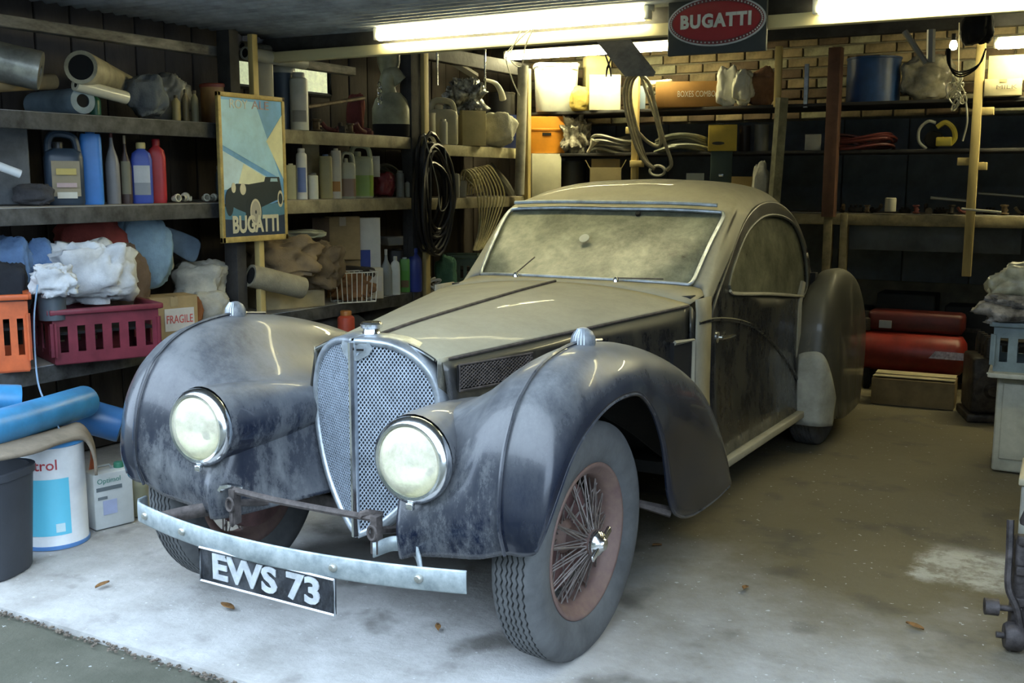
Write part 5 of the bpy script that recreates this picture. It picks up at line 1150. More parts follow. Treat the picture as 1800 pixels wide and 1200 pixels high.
# lower shelf
carton('wide cardboard carton on the lower shelf with yellow front under the rolled canvas', 446, 560, 482, A2, -2.17, d=.24, rz=.5, m=CARDL, tape=False, txt=None)
roll('canvas_roll', 'rolled grey-tan canvas with open end lying on the wide carton', atX(440, 484, -2.0), atX(532, 506, -1.90), .062, fabric('tan_canvas', (.30, .27, .19)), 'canvas', .75)
heap('sacking', 'heap of brown sacking on top of the wide carton', 440, 560, 418, A2, -2.1, mat=fabric('brown_sacking', (.22, .16, .09)), seed=35, base=A2+.18, amp=.32, fr=5.5, cat='sacking')
heap('sacking', 'darker brown sacking slumped right of the wide carton', 520, 600, 432, A2, -2.0, mat=fabric('dark_sacking', (.13, .095, .055)), seed=36, base=A2+.10, amp=.32, fr=5.5, cat='sacking')
heap('towel', 'grey-green folded towel on top of the sacking', 500, 565, 402, A2, -2.15, mat=fabric('greygreen_towel', (.36, .37, .27)), seed=37, base=A2+.38, amp=.25, squash=.8, cat='towel')
carton('cardboard box with a small white label standing on the brown sacking', 572, 632, 382, A2+.24, -2.2, d=.12, rz=.1)
carton('dark brown open box left of the labelled cardboard box', 551, 580, 384, A2+.24, -2.28, d=.12, m=M('dark_cardboard', (.12, .08, .05), rough=.8), tape=False)
carton('plain cardboard box under the labelled one in the second bay', 576, 634, 441, A2, -2.22, d=.12, m=CARD, tape=False)
# wire basket
P_, w_, h_ = spot(583, 660, 478, A2, -1.98); wb = thing('wire_basket', 'white wire basket with brown oddments at the front of the lower shelf', 'basket', P_, face(P_)+.35)
WW = P('white_wire', (.66, .66, .58)); D_ = .14
for z, k in ((.003, .9), (h_, 1.0)): MB().tube([(-w_/2*k, -D_/2*k, z), (w_/2*k, -D_/2*k, z), (w_/2*k, D_/2*k, z), (-w_/2*k, D_/2*k, z)], .004, 5, closed=True).build('ring_wire', WW, wb)
for i in range(9):
    for s in (-1, 1):
        u = -.5+i/8; MB().tube([(u*w_*.9, s*D_/2*.9, .003), (u*w_, s*D_/2, h_)], .0028, 4).build('upright_wire', WW, wb)
heap('leather_strap_heap', 'brown and black oddments heaped in the white wire basket', 590, 650, 485, A2, -1.985, d=.1, mat=fabric('brown_leather_oddments', (.20, .10, .04)), seed=41, cat='oddments', base=A2+.01, amp=.4, fr=8)
heap('dark_gloves', 'black work gloves lying over the back of the wire basket', 590, 650, 468, A2, -2.06, d=.1, mat=fabric('black_gloves', (.03, .025, .02)), seed=43, cat='gloves', base=A2+.12)
b = carton('tall white and blue oil carton on the lower shelf', 631, 668, 385, A2, -2.12, d=.08, m=P('carton_white', (.68, .69, .64), rough=.4), tape=False, rz=.3)
MB().box((-.035, -.042, .20), (.065, .002, .19)).build('blue_panel', P('carton_blue', (.05, .09, .38)), b); MB().lathe([(.018, 0), (.018, .02), (0, .022)], (.02, 0, .36), n=14, cap=False).build('cap', P('carton_white', (.7, .7, .65)), b)
carton('low printed white carton in front of the tall blue and white one', 634, 672, 472, A2, -2.0, d=.08, m=P('carton_cream', (.60, .57, .46), rough=.5), tape=False, rz=.3, patch=True)
tag(MB().box((0, 0, .03), (.20, .12, .06), taper=.8).build('white_tray', P('dirty_white_tray', (.42, .42, .38)), loc=onX(694, -2.2, A2+.30), rz=1.2, bevel=.008), 'dirty white plastic tray resting above the bottles on the lower shelf', 'tray')
bottle('support_box', 'dark upright box under the dirty white tray', 680, 716, 436, A2, -2.3, col=(.04, .04, .04), kind='tall', cat='box')
bottle('clear_bottle', 'pointed translucent bottle of dark fluid left of the white flask', 669, 690, 438, A2, -2.03, col=(.26, .28, .26), cap=(.5, .5, .46), kind='cone')
bottle('white_flask', 'slim white plastic bottle with handle notch on the lower shelf', 687, 704, 450, A2, -1.99, col=(.62, .64, .56), cap=(.6, .6, .5), kind='flat')
bottle('green_pack', 'bright green and white pack on the lower shelf', 703, 721, 452, A2, -2.04, col=(.14, .40, .08), cap=(.6, .66, .6), kind='tall', lab=(.12, .42, .06), lab2=(.2, .14, .06))
bottle('blue_bottle', 'dark blue oil bottle at the right end of the lower shelf bottles', 717, 742, 436, A2, -2.0, col=(.03, .05, .26), cap=(.03, .05, .24), kind='round')
coil('cable_coil', 'black and white cable tangle right of the dark blue bottle', onX(757, -2.0, .72), .05, .04, .006, 5, P('pale_cable', (.42, .42, .36)), 'X', .3, 9)
A3 = .63
heap('green_cloth', 'green cloth draped over the crate behind the car screen pillar', 768, 802, 452, A3, -2.1, mat=fabric('green_fabric', (.08, .20, .13)), seed=45, base=A3+.02)
crate('grey-green storage crate behind the car screen pillar', 782, 842, 447, A3, -2.2, d=.3, col=(.10, .16, .12))
# tyres under the lower shelf
for x, Xp, lab in ((640, -2.25, 'dusty old tyre standing under the lower shelf nearer the rear'), (560, -2.15, 'dusty old tyre under the lower shelf beside the red can')):
    P_ = onX(x+30, Xp, .31); t = thing('spare_tyre', lab, 'tyre', P_, 1.35)
    MB().lathe([(.19, -.05), (.25, -.085), (.30, -.08), (.315, -.04), (.315, .04), (.30, .08), (.25, .085), (.19, .05)], axis='Y', n=40, cap=False).build('tread', RUBBER, t, solid=.01)
bottle('red_can', 'small red and orange can under the lower shelf between the tyres', 595, 625, 545, .302, -1.95, col=(.55, .09, .05), cap=(.5, .2, .05), kind='can')
tag(MB().box((0, 0, .15), (.2, .2, .3)).build('wooden_block', WOODD, loc=(*onX(610, -1.95, 0).xy, 0), rz=.4), 'dark wooden block on the floor carrying the red and orange can', 'block')
# ================================================================ bay three
B3, C3 = 1.303, 1.668
jug('white_jug', 'pale beige plastic jug with a big handle on the shelf behind the black coil', 752, 805, 176, C3, -2.1, col=(.48, .46, .33), cap=(.45, .44, .32), rz=.1)
bottle('glass_jar', 'small clear jar between the pale beige jug and the black coil', 772, 787, 210, C3, -2.0, col=(.48, .48, .38), cap=(.5, .5, .4), kind='can')
tin('metal_tin', 'low pale tin at the left of the pale beige jug', 738, 766, 200, C3, -2.12, m=P('pale_tin', (.45, .44, .34)))
carton('light cardboard box with a hand hole under the bright metal scraps', 805, 848, 198, C3, -2.06, d=.2, m=P('bright_card', (.56, .48, .24), rough=.8), rz=.3, tape=False)
heap('metal_scrap', 'shiny crumpled metal strips on top of the light cardboard box', 790, 846, 148, C3, -2.1, mat=M('shiny_scrap', (.45, .46, .42), rough=.3, metal=.7, var=.6, vs=30, bump=.6), seed=51, base=C3+.20, amp=.5, fr=9, cat='scrap')
for i, (a, y0, y1) in enumerate(((768, 82, 150), (852, 82, 160))):
    tag(MB().tube([atX(a, y0, -2.1), atX(a+1, y1, -2.1)], .008, 8).build('chrome_rod', CHROME), ['thin bright rod hanging left above the metal strips', 'thin bright rod hanging right above the metal strips'][i], 'rod')
tag(MB().tube([atX(775, 95, -2.3), atX(838, 135, -2.15)], .028, 4).build('grey_rail', P('dull_grey_rail', (.32, .31, .26))), 'dull grey sloping rail under the roof behind the metal strips', 'rail')
heap('white_cloth', 'white folded cloth beside the blue box in the rear left corner', 842, 905, 200, C3, -2.02, d=.16, mat=fabric('white_paper_cloth', (.64, .62, .48)), seed=53, amp=.2, squash=.9)
tag(MB().tube(curve([atX(852, 140, -2.05), atX(870, 146, -2.03), atX(880, 160, -2.0), atX(884, 175, -2.0)], 5), [.012+.001*k for k in range(16)], 10).build('white_horn', P('white_horn_plastic', (.60, .58, .46))), 'curved white horn-like hose end above the blue box', 'hose')
tin('black_drum', 'black round drum with a pale label above the blue box', 858, 905, 165, C3+.14, -2.2, m=P('black_drum_metal', (.03, .03, .03)))
carton('dark blue box with a small white mark in the rear left corner', 868, 910, 205, C3, -2.15, d=.2, m=P('dark_blue_box', (.03, .05, .20)), tape=False, name='blue_box')
for i, (x, y) in enumerate(((800, 318), (812, 330), (806, 322))): bottle('socket', 'grey white electrical socket left of the rope coil, %s' % ('farthest left', 'farthest right', 'in the middle')[i], x-8, x+8, y-14, B3, -2.02-.05*i, col=(.40, .40, .34), kind='tall', cat='socket', group='sockets left of the rope coil')
ROPE = M('cream_rope', (.55, .49, .27), rough=.8, var=.2, vs=30)
mb = MB(); r_ = random.Random(4)
for k in range(9):
    a0 = 806+k*5.0; zt = 308-k*1.0
    p = curve([atX(a0, 345-k, -2.1), atX(a0+6, zt-6, -2.03+.01*math.sin(k)), atX(a0+22, zt, -1.97), atX(a0+34+k*.8, 348, -1.945+.008*(k%3)), atX(a0+36-k*3.0, 400+k*3, -1.955+.01*(k%2)), atX(a0+26-k*4, 440, -1.96)], 6); mb.tube(p, .0062, 6)
for k in range(5): mb.tube([Vector(atX(832, 318, -2.02))+Vector((.03*math.sin(a*2+k), .07*math.cos(a)*(1-.1*k), .045*math.sin(a)+.012*k)) for a in [2*PI*q/20 for q in range(21)]], .008, 6)
tag(mb.build('rope_coil', ROPE), 'cream rope coil spilling over the shelf edge behind the car roof', 'rope')
tag(MB().tube(curve([atX(858, 290, -2.2), atX(885, 320, -2.1), atX(900, 345, -2.1)], 5), .035, 8).build('grey_pipe', P('grey_bent_pipe', (.16, .16, .13))), 'grey bent pipe leaning between the rope coil and the white pipe', 'pipe')
coil('cable_coil', 'large coil of black cable hanging from the yellow post', onX(762, -1.90, 1.34)+Vector((0, 0, -.02)), .15, .31, .012, 17, P('black_cable', (.018, .018, .02), rough=.35), 'X', .22, 6, elong=1.0, thick=.035)
tag(MB().tube(curve([atX(745, 235, -1.86), atX(768, 320, -1.86), atX(775, 370, -1.86), atX(790, 345, -1.86), atX(782, 260, -1.86)], 6), .004, 5).build('grey_flex', P('grey_flex', (.3, .3, .26))), 'thin grey flex looped over the black cable coil', 'cable')
# ================================================================ rear wall shelves
S1, S2, S3 = 1.963, 1.638, 1.203; YS = 5.0
P_, w_, h_ = spot(938, 1016, 116, S1, Y=YS); b = thing('white_bin', 'large white lidded bin on the top rear shelf under the far tube', 'bin', P_, face(P_)+.1)
loft([(w_*.43, .13, 0), (w_*.44, .135, .01), (w_*.48, .155, h_*.93)], 32, 5).build('body', P('bin_white', (.66, .68, .62)), b); loft([(w_*.50, .165, h_*.92), (w_*.51, .17, h_*.94), (w_*.51, .17, h_*.985), (w_*.48, .15, h_)], 32, 5).build('lid', P('bin_lid_white', (.7, .71, .66)), b)
for s in (-1, 1): MB().box((s*w_*.36, -.168, h_*.93), (.05, .012, .05)).build('clip', P('bin_lid_white', (.7, .71, .66)), b, bevel=.003)
heap('yellow_cloth', 'small yellow cloth right of the white lidded bin', 1002, 1036, 156, S1, Y=YS-.1, mat=fabric('yellow_cloth', (.55, .42, .10)), seed=61)
carton('cream carton right of the yellow cloth on the top rear shelf', 1036, 1090, 136, S1, Y=YS, d=.2, m=P('cream_carton', (.66, .64, .50), rough=.7), tape=False)
carton('yellow cardboard box standing behind the cream carton', 1026, 1070, 104, S1, Y=YS+.25, d=.15, m=P('yellow_card', (.58, .50, .25), rough=.8), rz=.2, tape=False)
carton('small blue and white box beside the hanging hoses on the top rear shelf', 1112, 1134, 154, S1, Y=YS-.05, d=.12, m=P('blue_white_box', (.28, .38, .50)), tape=False)
b = carton('long orange-brown cardboard box with white printing on the top rear shelf', 1153, 1270, 147, S1, Y=YS-.05, d=.2, m=P('orange_card', (.45, .23, .06), rough=.7), txt='BOXES COMBO', tcol=(.85, .82, .7), tape=False, tsize=.34)
heap('paper_bundle', 'flat white paper bundle lying on the long orange-brown box', 1138, 1185, 136, S1, Y=YS, d=.2, mat=fabric('white_paper', (.6, .58, .46)), seed=63, base=S1+.115, cat='paper', squash=.6)
tag(MB().tube([onY(1150, YS-.05, S1+.142), onY(1255, YS-.05, S1+.132)], .012, 8).build('long_tool', P('cream_tool', (.56, .5, .33))), 'long cream handled tool lying along the orange-brown box', 'tool')
heap('white_bag', 'white plastic bag right of the orange-brown box', 1262, 1296, 122, S1, Y=YS-.05, d=.12, mat=P('white_bag_plastic', (.66, .65, .54), rough=.35), seed=64, cat='bag', amp=.3)
heap('white_bag', 'second white plastic bag next to the reddish sack', 1290, 1322, 130, S1, Y=YS-.1, d=.12, mat=P('white_bag_plastic', (.66, .65, .54), rough=.35), seed=65, cat='bag', amp=.3)
heap('reddish_sack', 'brown reddish sack beside the yellow post on the top rear shelf', 1312, 1362, 124, S1, Y=YS, d=.18, mat=fabric('reddish_sack', (.24, .12, .06)), seed=66, cat='sack')
tin('blue_drum', 'big dark blue plastic drum on the top rear shelf right of the brown post', 1488, 1578, 105, S1-.02, Y=YS+.1, m=P('deep_blue_drum', (.02, .07, .22), rough=.4, var=.3), cat='drum')
heap('wrapped_bundle', 'bundle wrapped in clear plastic right of the dark blue drum', 1590, 1668, 108, S1, Y=YS+.1, d=.2, mat=P('clear_wrap', (.34, .31, .22), rough=.25, var=.4, vs=10), seed=67, cat='bundle', amp=.25)
carton('upper plain carton at the right end of the top rear shelf', 1740, 1800, 102, S1+.1, Y=YS+.0, d=.2, m=P('light_card', (.58, .50, .24), rough=.8), rz=-.05, tape=False)
carton('printed carton under the plain one at the right end of the top rear shelf', 1732, 1792, 142, S1-.0, Y=YS-.1, d=.2, m=P('light_card2', (.52, .46, .28), rough=.8), txt='MILK', tcol=(.15, .12, .1), tsize=.35)
# extend the top rear shelf to the right
e_ = MB().box((2.1, 5.2, 1.94), (2.0, .62, .022)).build('shelf_board', WOODD, sh2, bevel=.003)
# hanging pieces
q = [atY(1043, 66, 4.25), atY(1097, 66, 4.25), atY(1149, 134, 4.0), atY(1098, 134, 4.0)]
o = MB().add(q+[p+Vector((0, .035, .03)) for p in q], [(0, 1, 2, 3), (7, 6, 5, 4), (0, 4, 5, 1), (1, 5, 6, 2), (2, 6, 7, 3), (3, 7, 4, 0)]).build('hanging_board', M('grey_hanging_board', (.42, .40, .33), rough=.6, var=.3, vs=8), smooth=False, fixn=True); tag(o, 'grey board slanting down from the roof between the far tubes', 'board')
HOSE = M('grey_tan_hose', (.33, .30, .20), rough=.5, var=.3, vs=12)
mb = MB()
for k, (dx, w_) in enumerate(((0, 0), (5, 1), (11, 2))):
    Yh = 4.55+.03*k
    mb.tube(curve([atY(1112+dx, 128, Yh), atY(1100+dx, 145, Yh), atY(1098+dx, 180, Yh), atY(1112+dx, 240, Yh), atY(1130+dx*.5, 280, Yh), atY(1150, 297, Yh)], 8), .014, 8)
mb.tube(curve([atY(1122, 128, 4.6), atY(1140, 145, 4.6), atY(1150, 180, 4.6), atY(1165, 240, 4.6), atY(1180, 285, 4.6), atY(1172, 300, 4.6)], 8), .014, 8)
mb.tube(curve([atY(1126, 130, 4.63), atY(1136, 160, 4.63), atY(1156, 220, 4.63), atY(1160, 255, 4.63), atY(1140, 250, 4.63), atY(1115, 225, 4.6)], 8), .013, 8)
tag(mb.build('hose_loop', HOSE), 'loops of grey tan hose hanging in front of the middle yellow post', 'hose')
coil('ring_hose', 'pale ring of hose resting behind the car roof below the hanging hoses', atY(1156, 300, 4.9), .06, .038, .010, 2, P('pale_ring', (.5, .5, .42)), 'Y', .02, 3, cat='hose', thick=.01)
sc_ = thing('wire_cutters', 'dark pliers hanging open on a string in front of the top rear shelf', 'pliers', atY(1070, 120, 4.5))
MB().tube([(0, 0, .0), (0.005, 0.1, .36), (0.005, .25, .4)], .002, 4).build('string', BLACK, sc_)
for s in (-1, 1): MB().tube([(s*-.03, 0, .10), (s*.012, 0, .0), (s*.02, 0, -.06)], [.005, .008, .006], 6).build('arm', BLACK, sc_)
# second rear shelf
b = carton('bright orange parts bin on the second rear shelf', 930, 992, 208, S2, Y=YS-.05, d=.2, m=P('parts_bin_orange', (.68, .27, .02)), tape=False, name='parts_bin', cat='bin')
MB().box((0, -.103, .15), (.07, .008, .02)).build('slot', BLACK, b)
MB().box((0, -.1, .185), (.24, .012, .02)).build('rim', P('parts_bin_orange', (.68, .27, .02)), b, bevel=.003)
heap('parts_pile', 'pile of grey and brown small parts beside the orange parts bin', 990, 1032, 212, S2, Y=YS, d=.18, mat=M('mixed_small_parts', (.42, .40, .32), rough=.6, var=.5, vs=40, bump=.6, col2=(.08, .06, .04)), seed=71, cat='parts', amp=.5, fr=10)
GH = P('grey_hose', (.20, .20, .17), rough=.5, var=.3); DH = P('green_grey_hose', (.26, .27, .20), rough=.5, var=.3)
coil('hose_coil', 'flat coil of grey hose on the second rear shelf left of the hanging hoses', onY(1075, YS, S2+.01), .16, .13, .013, 5, GH, 'Z', .08, 5, cat='hose', thick=.05)
coil('hose_coil', 'flat coil of green-grey hose left of the yellow tool box', onY(1200, YS, S2+.01), .20, .13, .013, 6, DH, 'Z', .1, 8, cat='hose', thick=.05)
tag(MB().lathe([(.012, 0), (.012, .06), (.03, .10), (.032, .11), (.02, .10)], onY(1033, YS-.15, S2), axis=Vector((.5, 0, .8)), n=14).build('funnel', P('white_funnel', (.55, .53, .42))), 'small white funnel between the parts pile and the grey hose coil', 'funnel')
b = carton('yellow box with a dark oval mark on the second rear shelf', 1245, 1294, 222, S2, Y=YS-.1, d=.18, m=P('yellow_box', (.62, .44, .05), rough=.5), tape=False, name='yellow_box')
mb = MB(); mb.prism([(.045*math.cos(2*PI*k/24)-.03, .012*math.sin(2*PI*k/24)+.055) for k in range(24)], .0925, .094, lambda x, y, z: (x, -z, y)); mb.build('oval_mark', P('dark_ink', (.06, .05, .02)), b)
tin('grey_tin', 'dull grey tin right of the yellow box', 1325, 1350, 220, S2, Y=YS+.05, m=P('dull_tin', (.16, .16, .14)))
tin('dark_tin', 'dark tin beside the yellow box on the second rear shelf', 1298, 1318, 222, S2, Y=YS+.1, m=P('dark_shop_tin', (.06, .045, .04)))
coil('cable_coil', 'reddish brown cable coil on the second rear shelf right of the brown post', onY(1515, YS, S2+.01), .20, .12, .010, 6, P('red_brown_cable', (.16, .04, .035)), 'Z', .12, 11, thick=.04)
carton('dull white flat box left of the reddish cable coil', 1415, 1442, 238, S2, Y=YS, d=.15, m=P('dull_white_card', (.34, .33, .28)), tape=False)
# yellow grinder-like tool
P_ = onY(1645, YS-.1, S2); t = thing('yellow_power_tool', 'yellow and black hand tool with a hooped handle on the second rear shelf', 'tool', P_)
YEL = P('tool_yellow', (.55, .45, .06))
MB().lathe([(.05, 0), (.06, .01), (.06, .05), (.045, .07), (.02, .075)], (-.02, 0, .06), axis='Y', n=20).build('motor', BLACK, t)
MB().tube(curve([(.0, 0, .14), (.05, 0, .17), (.10, 0, .13), (.115, 0, .07), (.09, 0, .03)], 5), .017, 8).build('body', YEL, t)
MB().box((.05, 0, .045), (.10, .06, .06)).build('housing', YEL, t, bevel=.008)
MB().tube(curve([(-.06, 0, .0), (-.11, 0, .05), (-.11, 0, .13), (-.06, 0, .18), (-.01, 0, .17)], 5), .010, 8).build('handle', P('tool_grey', (.42, .42, .36)), t)
# the white cord bundle and lead lamp hanging at the right
r_ = random.Random(9); mb = MB()
for k in range(9):
    c = atY(1685+r_.random()*18-9, 165+r_.random()*50-25, 4.35); R_ = .03+.025*r_.random(); ph = r_.random()*6
    mb.tube([c+Vector((R_*math.cos(a+ph)*.8, .02*math.sin(2*a), 1.3*R_*math.sin(a))) for a in [2*PI*q/16 for q in range(16)]], .005, 5, closed=True)
mb.tube(curve([atY(1698, 180, 4.35), atY(1700, 215, 4.35), atY(1692, 248, 4.35)], 5), .006, 5)
mb.tube([atY(1685, 150, 4.35), atY(1686, 40, 4.5)], .003, 4)
tag(mb.build('cord_bundle', P('white_cord', (.60, .57, .42))), 'tangled bundle of white cord hanging left of the right yellow post', 'cord')
mb = MB()
for k in range(3):
    mb.tube(curve([atY(1664+k*3, 85, 4.2), atY(1668+k*2, 115+k*4, 4.2), atY(1690, 127+k*4, 4.2), atY(1722-k*2, 112+k*3, 4.2), atY(1733, 85, 4.2)], 6), .005, 5)
tag(mb.build('black_flex', BLACK), 'black flex looping under the far right lights', 'cable')
lb = thing('bare_bulb', 'small bare lit bulb hanging left of the far right tube', 'light', atY(1676, 80, 4.3))
MB().lathe([(0, -.028), (.018, -.022), (.024, 0), (.018, .02), (.012, .03)], n=14, cap=False).build('bulb', TUBE, lb); MB().lathe([(.013, .028), (.013, .07)], n=10).build('holder', BLACK, lb)
tag(MB().tube([atY(1590, 55, 3.4), atY(1628, 112, 3.4)], .016, 6).build('metal_tube', P('grey_tube_metal', (.22, .2, .15))), 'left arm of the hanging grey metal tubes under the right tube light', 'tube')
tag(MB().tube([atY(1637, 52, 3.42), atY(1636, 110, 3.42)], .022, 6).build('metal_tube', P('grey_tube_metal', (.22, .2, .15))), 'upright arm of the hanging grey metal tubes under the right tube light', 'tube')
heap('black_sack', 'black sack hanging beside the bare bulb at the right', 1690, 1738, 40, 2.15, Y=4.2, d=.15, mat=BLACK, seed=73, cat='sack').location.z = 2.22
# bench level
carton('tall white carton standing behind the car roof beside the white pipe', 930, 982, 273, S3, Y=YS-.1, d=.2, m=P('white_carton', (.60, .58, .42), rough=.7), rz=.2, tape=False)
carton('open cardboard box behind the middle of the car roof', 1037, 1090, 282, S3, Y=YS-.1, d=.2, open_=True, m=P('tan_card', (.46, .38, .20), rough=.8))
b = carton('dark green metal box with two pale clasps behind the car roof', 1247, 1284, 265, S3, Y=YS-.1, d=.15, m=P('dark_green_metal', (.045, .07, .05)), tape=False, name='green_box')
for z in (.26, .14): MB().box((0, -.078, z), (.035, .008, .02)).build('clasp', CHROME, b, bevel=.002)
heap('white_rag', 'small white rag left of the leaning post behind the roof', 1322, 1348, 293, S3, Y=YS-.15, mat=fabric('white_rag', (.58, .56, .46)), seed=75, cat='rag', d=.08)
tag(MB().box((0, 0, .0), (.13, .01, .07)).build('glass_sheet', P('pale_glass_sheet', (.42, .44, .38), rough=.2), loc=onY(1222, YS-.2, S3+.24), rz=.2), 'small pale glass sheet leaning behind the car roof', 'sheet')
carton('wooden flat box behind the right part of the car roof', 1285, 1345, 312, S3, Y=YS-.05, d=.2, m=P('ochre_wood', (.40, .28, .10), rough=.7), tape=False, name='flat_box')
tin('dark_canister', 'dark canister between the tall white carton and the open box', 985, 1030, 285, S3, Y=YS+.1, m=P('dark_canister', (.06, .06, .055)), cat='canister')
for i, x in enumerate((1462, 1482, 1504, 1524, 1543, 1590, 1610, 1628, 1652, 1672, 1690, 1740, 1765, 1790)):
    scrap('small dark %s lying on the rear bench, %s from the brown post' % (KIND[i % 3], ORD[i]), x, 0, S3, .045+.02*(i*7 % 5)/5, i % 3, 'engine parts on the rear bench', Y=4.95+.06*(i % 3))
P_, w_, h_ = spot(1553, 1576, 349, S3, Y=4.85); o = MB().lathe([(w_*.4, 0), (w_*.42, .004), (w_*.42, h_*.85), (w_*.36, h_*.9), (w_*.1, h_*.9)], (0, 0, .015), n=20).build('white_pot', P('white_pot_metal', (.52, .50, .40)), loc=P_); tag(o, 'small dirty white pot on the rear bench among the engine parts', 'pot')
for i, (x0, x1, y, dz) in enumerate(((1636, 1712, 4.85, .09), (1690, 1760, 4.80, .02), (1720, 1800, 5.1, .12))):
    tag(MB().tube([onY(x0, y, S3+dz+.02), onY(x1, y, S3+dz)], .009, 6).build('metal_rod', P('dull_rod', (.34, .33, .28), metal=.4)), ['dull metal rod lying over the engine parts left of the right yellow post', 'short metal rod at the front of the rear bench by the right yellow post', 'long metal rod farther back at the right end of the rear bench'][i], 'rod')
tag(MB().box((0, 0, .12), (.03, .02, .30)).build('wall_bracket', DULLCHROME, loc=onY(1416, 4.9, S1+.0), bevel=.003), 'small metal bracket upright between the yellow and brown posts', 'bracket')

# ================================================================ floor at the rear right
cp = thing('air_compressor', 'red air compressor with long tank under the rear bench', 'compressor', (1.0, 4.85, 0))
REDP2 = P('compressor_dark_red', (.10, .012, .01), rough=.5, var=.4)
REDP = P('compressor_red', (.24, .022, .014), rough=.4, var=.3)
x0_, x1_ = onY(1500, 4.85, .32).x-1.0, onY(1702, 4.85, .32).x-1.0
MB().lathe([(0, x0_), (.09, x0_+.012), (.13, x0_+.04), (.14, x0_+.07), (.14, x1_-.07), (.13, x1_-.04), (.09, x1_-.012), (0, x1_)], (0, 0, .26), axis='X', n=32, cap=False).build('tank', REDP, cp)
for x in (x0_+.12, x1_-.12):
    for s in (-1, 1): MB().box((x, s*.09, .07), (.04, .03, .14)).build('foot', BLACK, cp, bevel=.004)
MB().box(((x0_+x1_)/2+.03, .05, .47), (.62, .2, .14)).build('belt_guard', REDP2, cp, bevel=.03)
MB().lathe([(.05, 0), (.05, .08), (.03, .09), (.03, .13)], (x0_+.08, -.02, .40), n=16).build('pump_head', IRN[0], cp)
MB().box((x0_+.22, -.06, .45), (.08, .02, .05)).build('gauge_plate', P('gauge_pale', (.3, .33, .34)), cp)
mb = MB(); mb.add([(.03, -.1415, .25), (.34, -.1415, .25), (.37, -.136, .30), (.07, -.136, .30)], [(0, 1, 2, 3)]); mb.build('grey_decal', P('decal_grey', (.34, .30, .36), rough=.5, var=.5, vs=40), cp)
P_ = (onY(1602, 4.30, 0)); t = thing('low_cardboard_box', 'long low cardboard box on the floor in front of the compressor', 'box', (P_.x, 4.38, 0), .06)
MB().box((0, 0, .085), (.50, .26, .17)).build('body', M('dark_brown_card', (.22, .15, .06), rough=.85), t, bevel=.004)
MB().box((0, -.06, .178), (.49, .125, .004), rx=-.08).build('flap', CARDL, t); MB().box((0, .07, .18), (.49, .125, .004)).build('flap', CARDL, t)
# old engine block
P_ = (1.44, 4.15, 0); t = thing('engine_block', 'black oily engine standing on the floor right of the compressor', 'engine', P_, .3)
MB().box((0, 0, .22), (.22, .30, .34)).build('block', IRN[0], t, bevel=.02); MB().box((0, 0, .025), (.26, .34, .05)).build('sump', IRN[0], t, bevel=.01)
MB().lathe([(.09, 0), (.10, .01), (.10, .03), (.05, .035), (.03, .06)], (0, -.15, .20), axis=Vector((0, -1, 0)), n=24).build('pulley', IRN[0], t)
MB().lathe([(.04, 0), (.05, .01), (.05, .03), (.02, .04)], (.06, -.15, .34), axis=Vector((0, -1, 0)), n=20).build('small_pulley', SILV, t)
for i in range(4): MB().lathe([(.03, 0), (.03, .08), (.02, .12)], (-.02, -.12+.08*i, .39), n=12).build('port', IRN[0], t)
MB().tube(curve([(.1, -.1, .4), (.16, -.05, .48), (.12, .08, .52), (0, .12, .44)], 5), .014, 8).build('oil_pipe', IRN[0], t)
for i in range(5):
    scrap('dark studded casing on the floor under the rear bench, %s from the car' % ORD[i], 1470+i*52, 0, .0, .11, 2, 'machine parts under the rear bench', Y=5.3)
# dark shelf of boxes under the bench
CN = ('small', 'taller', 'middle-sized', 'rightmost')
for i, (x, w_, h_) in enumerate(((.35, .34, .5), (.78, .4, .62), (1.22, .35, .55), (1.65, .4, .6))):
    t = thing('dark_machine_case', CN[i]+' near-black machine case in the shadow under the rear bench', 'case', (x, 5.38, .0), 0, 'machine cases under the rear bench')
    MB().box((0, 0, h_/2), (w_, .25, h_)).build('case', M('near_black_case', (.018, .02, .02), rough=.7, var=.4), t, bevel=.01); MB().box((0, -.128, h_*.7), (w_*.4, .008, .03)).build('handle', IRON, t, bevel=.002)

# right side stack
XR0 = 1.63
t = thing('white_cabinet', 'tall dirty white metal cabinet at the right edge behind the jack', 'cabinet', (1.90, 3.08, 0)); DW = P('dirty_white_enamel', (.40, .39, .30), rough=.5, var=.25)
MB().box((0, 0, .24), (.60, .48, .47)).build('body', DW, t, bevel=.012); MB().box((0, 0, .485), (.63, .50, .03)).build('top', DW, t, bevel=.008)
MB().box((0, -.245, .26), (.54, .012, .38)).build('door', DW, t, bevel=.006)
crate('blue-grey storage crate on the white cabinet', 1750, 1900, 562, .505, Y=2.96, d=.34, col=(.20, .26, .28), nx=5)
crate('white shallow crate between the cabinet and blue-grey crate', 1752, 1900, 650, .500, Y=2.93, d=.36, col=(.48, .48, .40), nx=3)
heap('plastic_bag', 'upper pale plastic bag at the right edge on the stacked crates', 1745, 1850, 468, .80, Y=3.0, d=.25, mat=P('pale_bag_plastic', (.42, .41, .30), rough=.3, var=.4, vs=10), seed=81, cat='bag', amp=.3, fr=6).location.z = .80
heap('plastic_bag', 'ragged plastic bag with dark patches hanging over the blue-grey crate', 1738, 1850, 520, .75, Y=2.85, d=.2, mat=P('ragged_bag_plastic', (.28, .26, .24), rough=.4, var=.6, vs=14), seed=82, cat='bag', amp=.45, fr=7).location.z = .74
t = thing('white_case', 'low dirty white metal box on the floor at the right edge behind the jack', 'box', (2.01, 1.78, 0), .03)
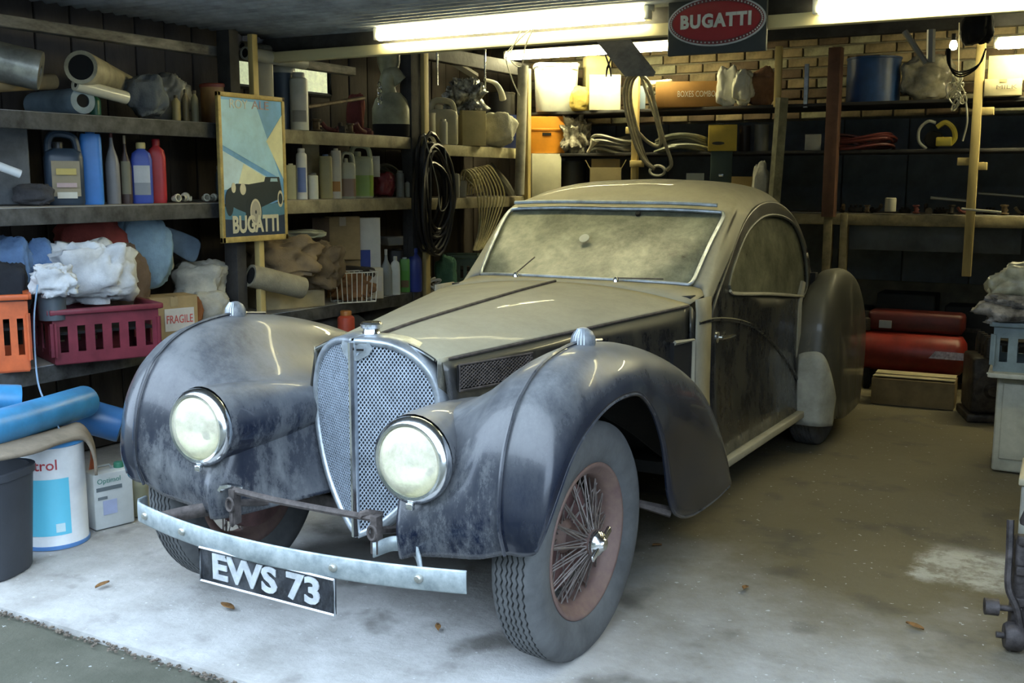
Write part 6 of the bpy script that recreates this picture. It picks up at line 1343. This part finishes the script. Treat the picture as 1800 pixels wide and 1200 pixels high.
MB().box((0, 0, .14), (.42, .34, .26)).build('body', P('dirty_white_case', (.42, .42, .37), rough=.5, var=.3), t, bevel=.01); MB().box((0, 0, .285), (.44, .36, .03)).build('lid', P('case_lid', (.5, .46, .33)), t, bevel=.006)
MB().box((0, 0, .01), (.38, .30, .02)).build('plinth', BLACK, t)
# iron trolley jack
P_ = atZ(1784, 1138, 0); t = thing('trolley_jack', 'rusty dark iron trolley jack standing on end at the lower right edge', 'jack', P_, .25)
RI = M('dark_rusty_jack', (.075, .065, .065), rough=.6, metal=.3, var=.5, vs=25, bump=.4)
MB().box((.02, .03, .20), (.075, .06, .30)).build('body', RI, t, bevel=.012)
MB().tube(curve([(-.035, .02, .40), (-.035, .0, .30), (-.035, -.02, .20), (-.01, -.03, .14), (.01, -.03, .06)], 5), .011, 6).build('edge_rod', RI, t)
MB().tube(curve([(.0, .02, .41), (.055, .02, .40), (.065, .0, .25), (.06, -.02, .05)], 5), .012, 6).build('frame_bar', RI, t)
for z in (.15, .25, .345): MB().box((.015, .0, z), (.06, .03, .03)).build('cross_plate', RI, t, bevel=.005)
MB().lathe([(.010, -.05), (.010, .03)], (-.01, -.02, .045), axis='X', n=10).build('axle', RI, t)
MB().lathe([(.036, -.028), (.044, -.018), (.044, .018), (.036, .028)], (-.01, -.02, .0445), axis='X', n=24).build('wheel', RI, t)
MB().lathe([(.010, -.045), (.010, .06)], (-.05, .0, .125), axis='X', n=10).build('roller_pin', RI, t)
MB().lathe([(.026, -.02), (.026, .02)], (-.075, .0, .125), axis='X', n=16).build('roller', RI, t)
MB().tube([(.055, -.08, .0), (.06, .0, .38)], .012, 6).build('handle_bar', RI, t)
MB().lathe([(.028, 0), (.030, .01), (.02, .04), (.016, .05)], (.02, .02, .39), n=16).build('saddle', RI, t)
# leaves and scraps of paint on the floor
LEAF = M('dry_leaf', (.26, .13, .04), rough=.8, var=.4, vs=30); r_ = random.Random(21)
for i, (px, py) in enumerate(((1155, 960), (1608, 1103), (1310, 1035), (400, 1068), (180, 1030), (770, 1105))):
    p = atZ(px, py, .004); s = .02+.015*r_.random(); a = r_.random()*6; pts = []
    mb = MB(); mb.grid([[p+Vector((math.cos(a)*u*s-math.sin(a)*v*s*math.cos(u*1.4)*.5, math.sin(a)*u*s+math.cos(a)*v*s*math.cos(u*1.4)*.5, .004+.006*abs(v)+.003*u)) for v in (-1, 0, 1)] for u in (-1, -.5, 0, .5, 1)])
    tag(mb.build('dry_leaf', LEAF, solid=.0008), 'small dry brown leaf on the floor '+('right of the front tyre', 'near the lower right edge', 'right of the wing on stained concrete', 'below the number plate', 'below the white drum', 'under the right end of the bumper')[i], 'leaf', 'dry leaves on the garage floor')
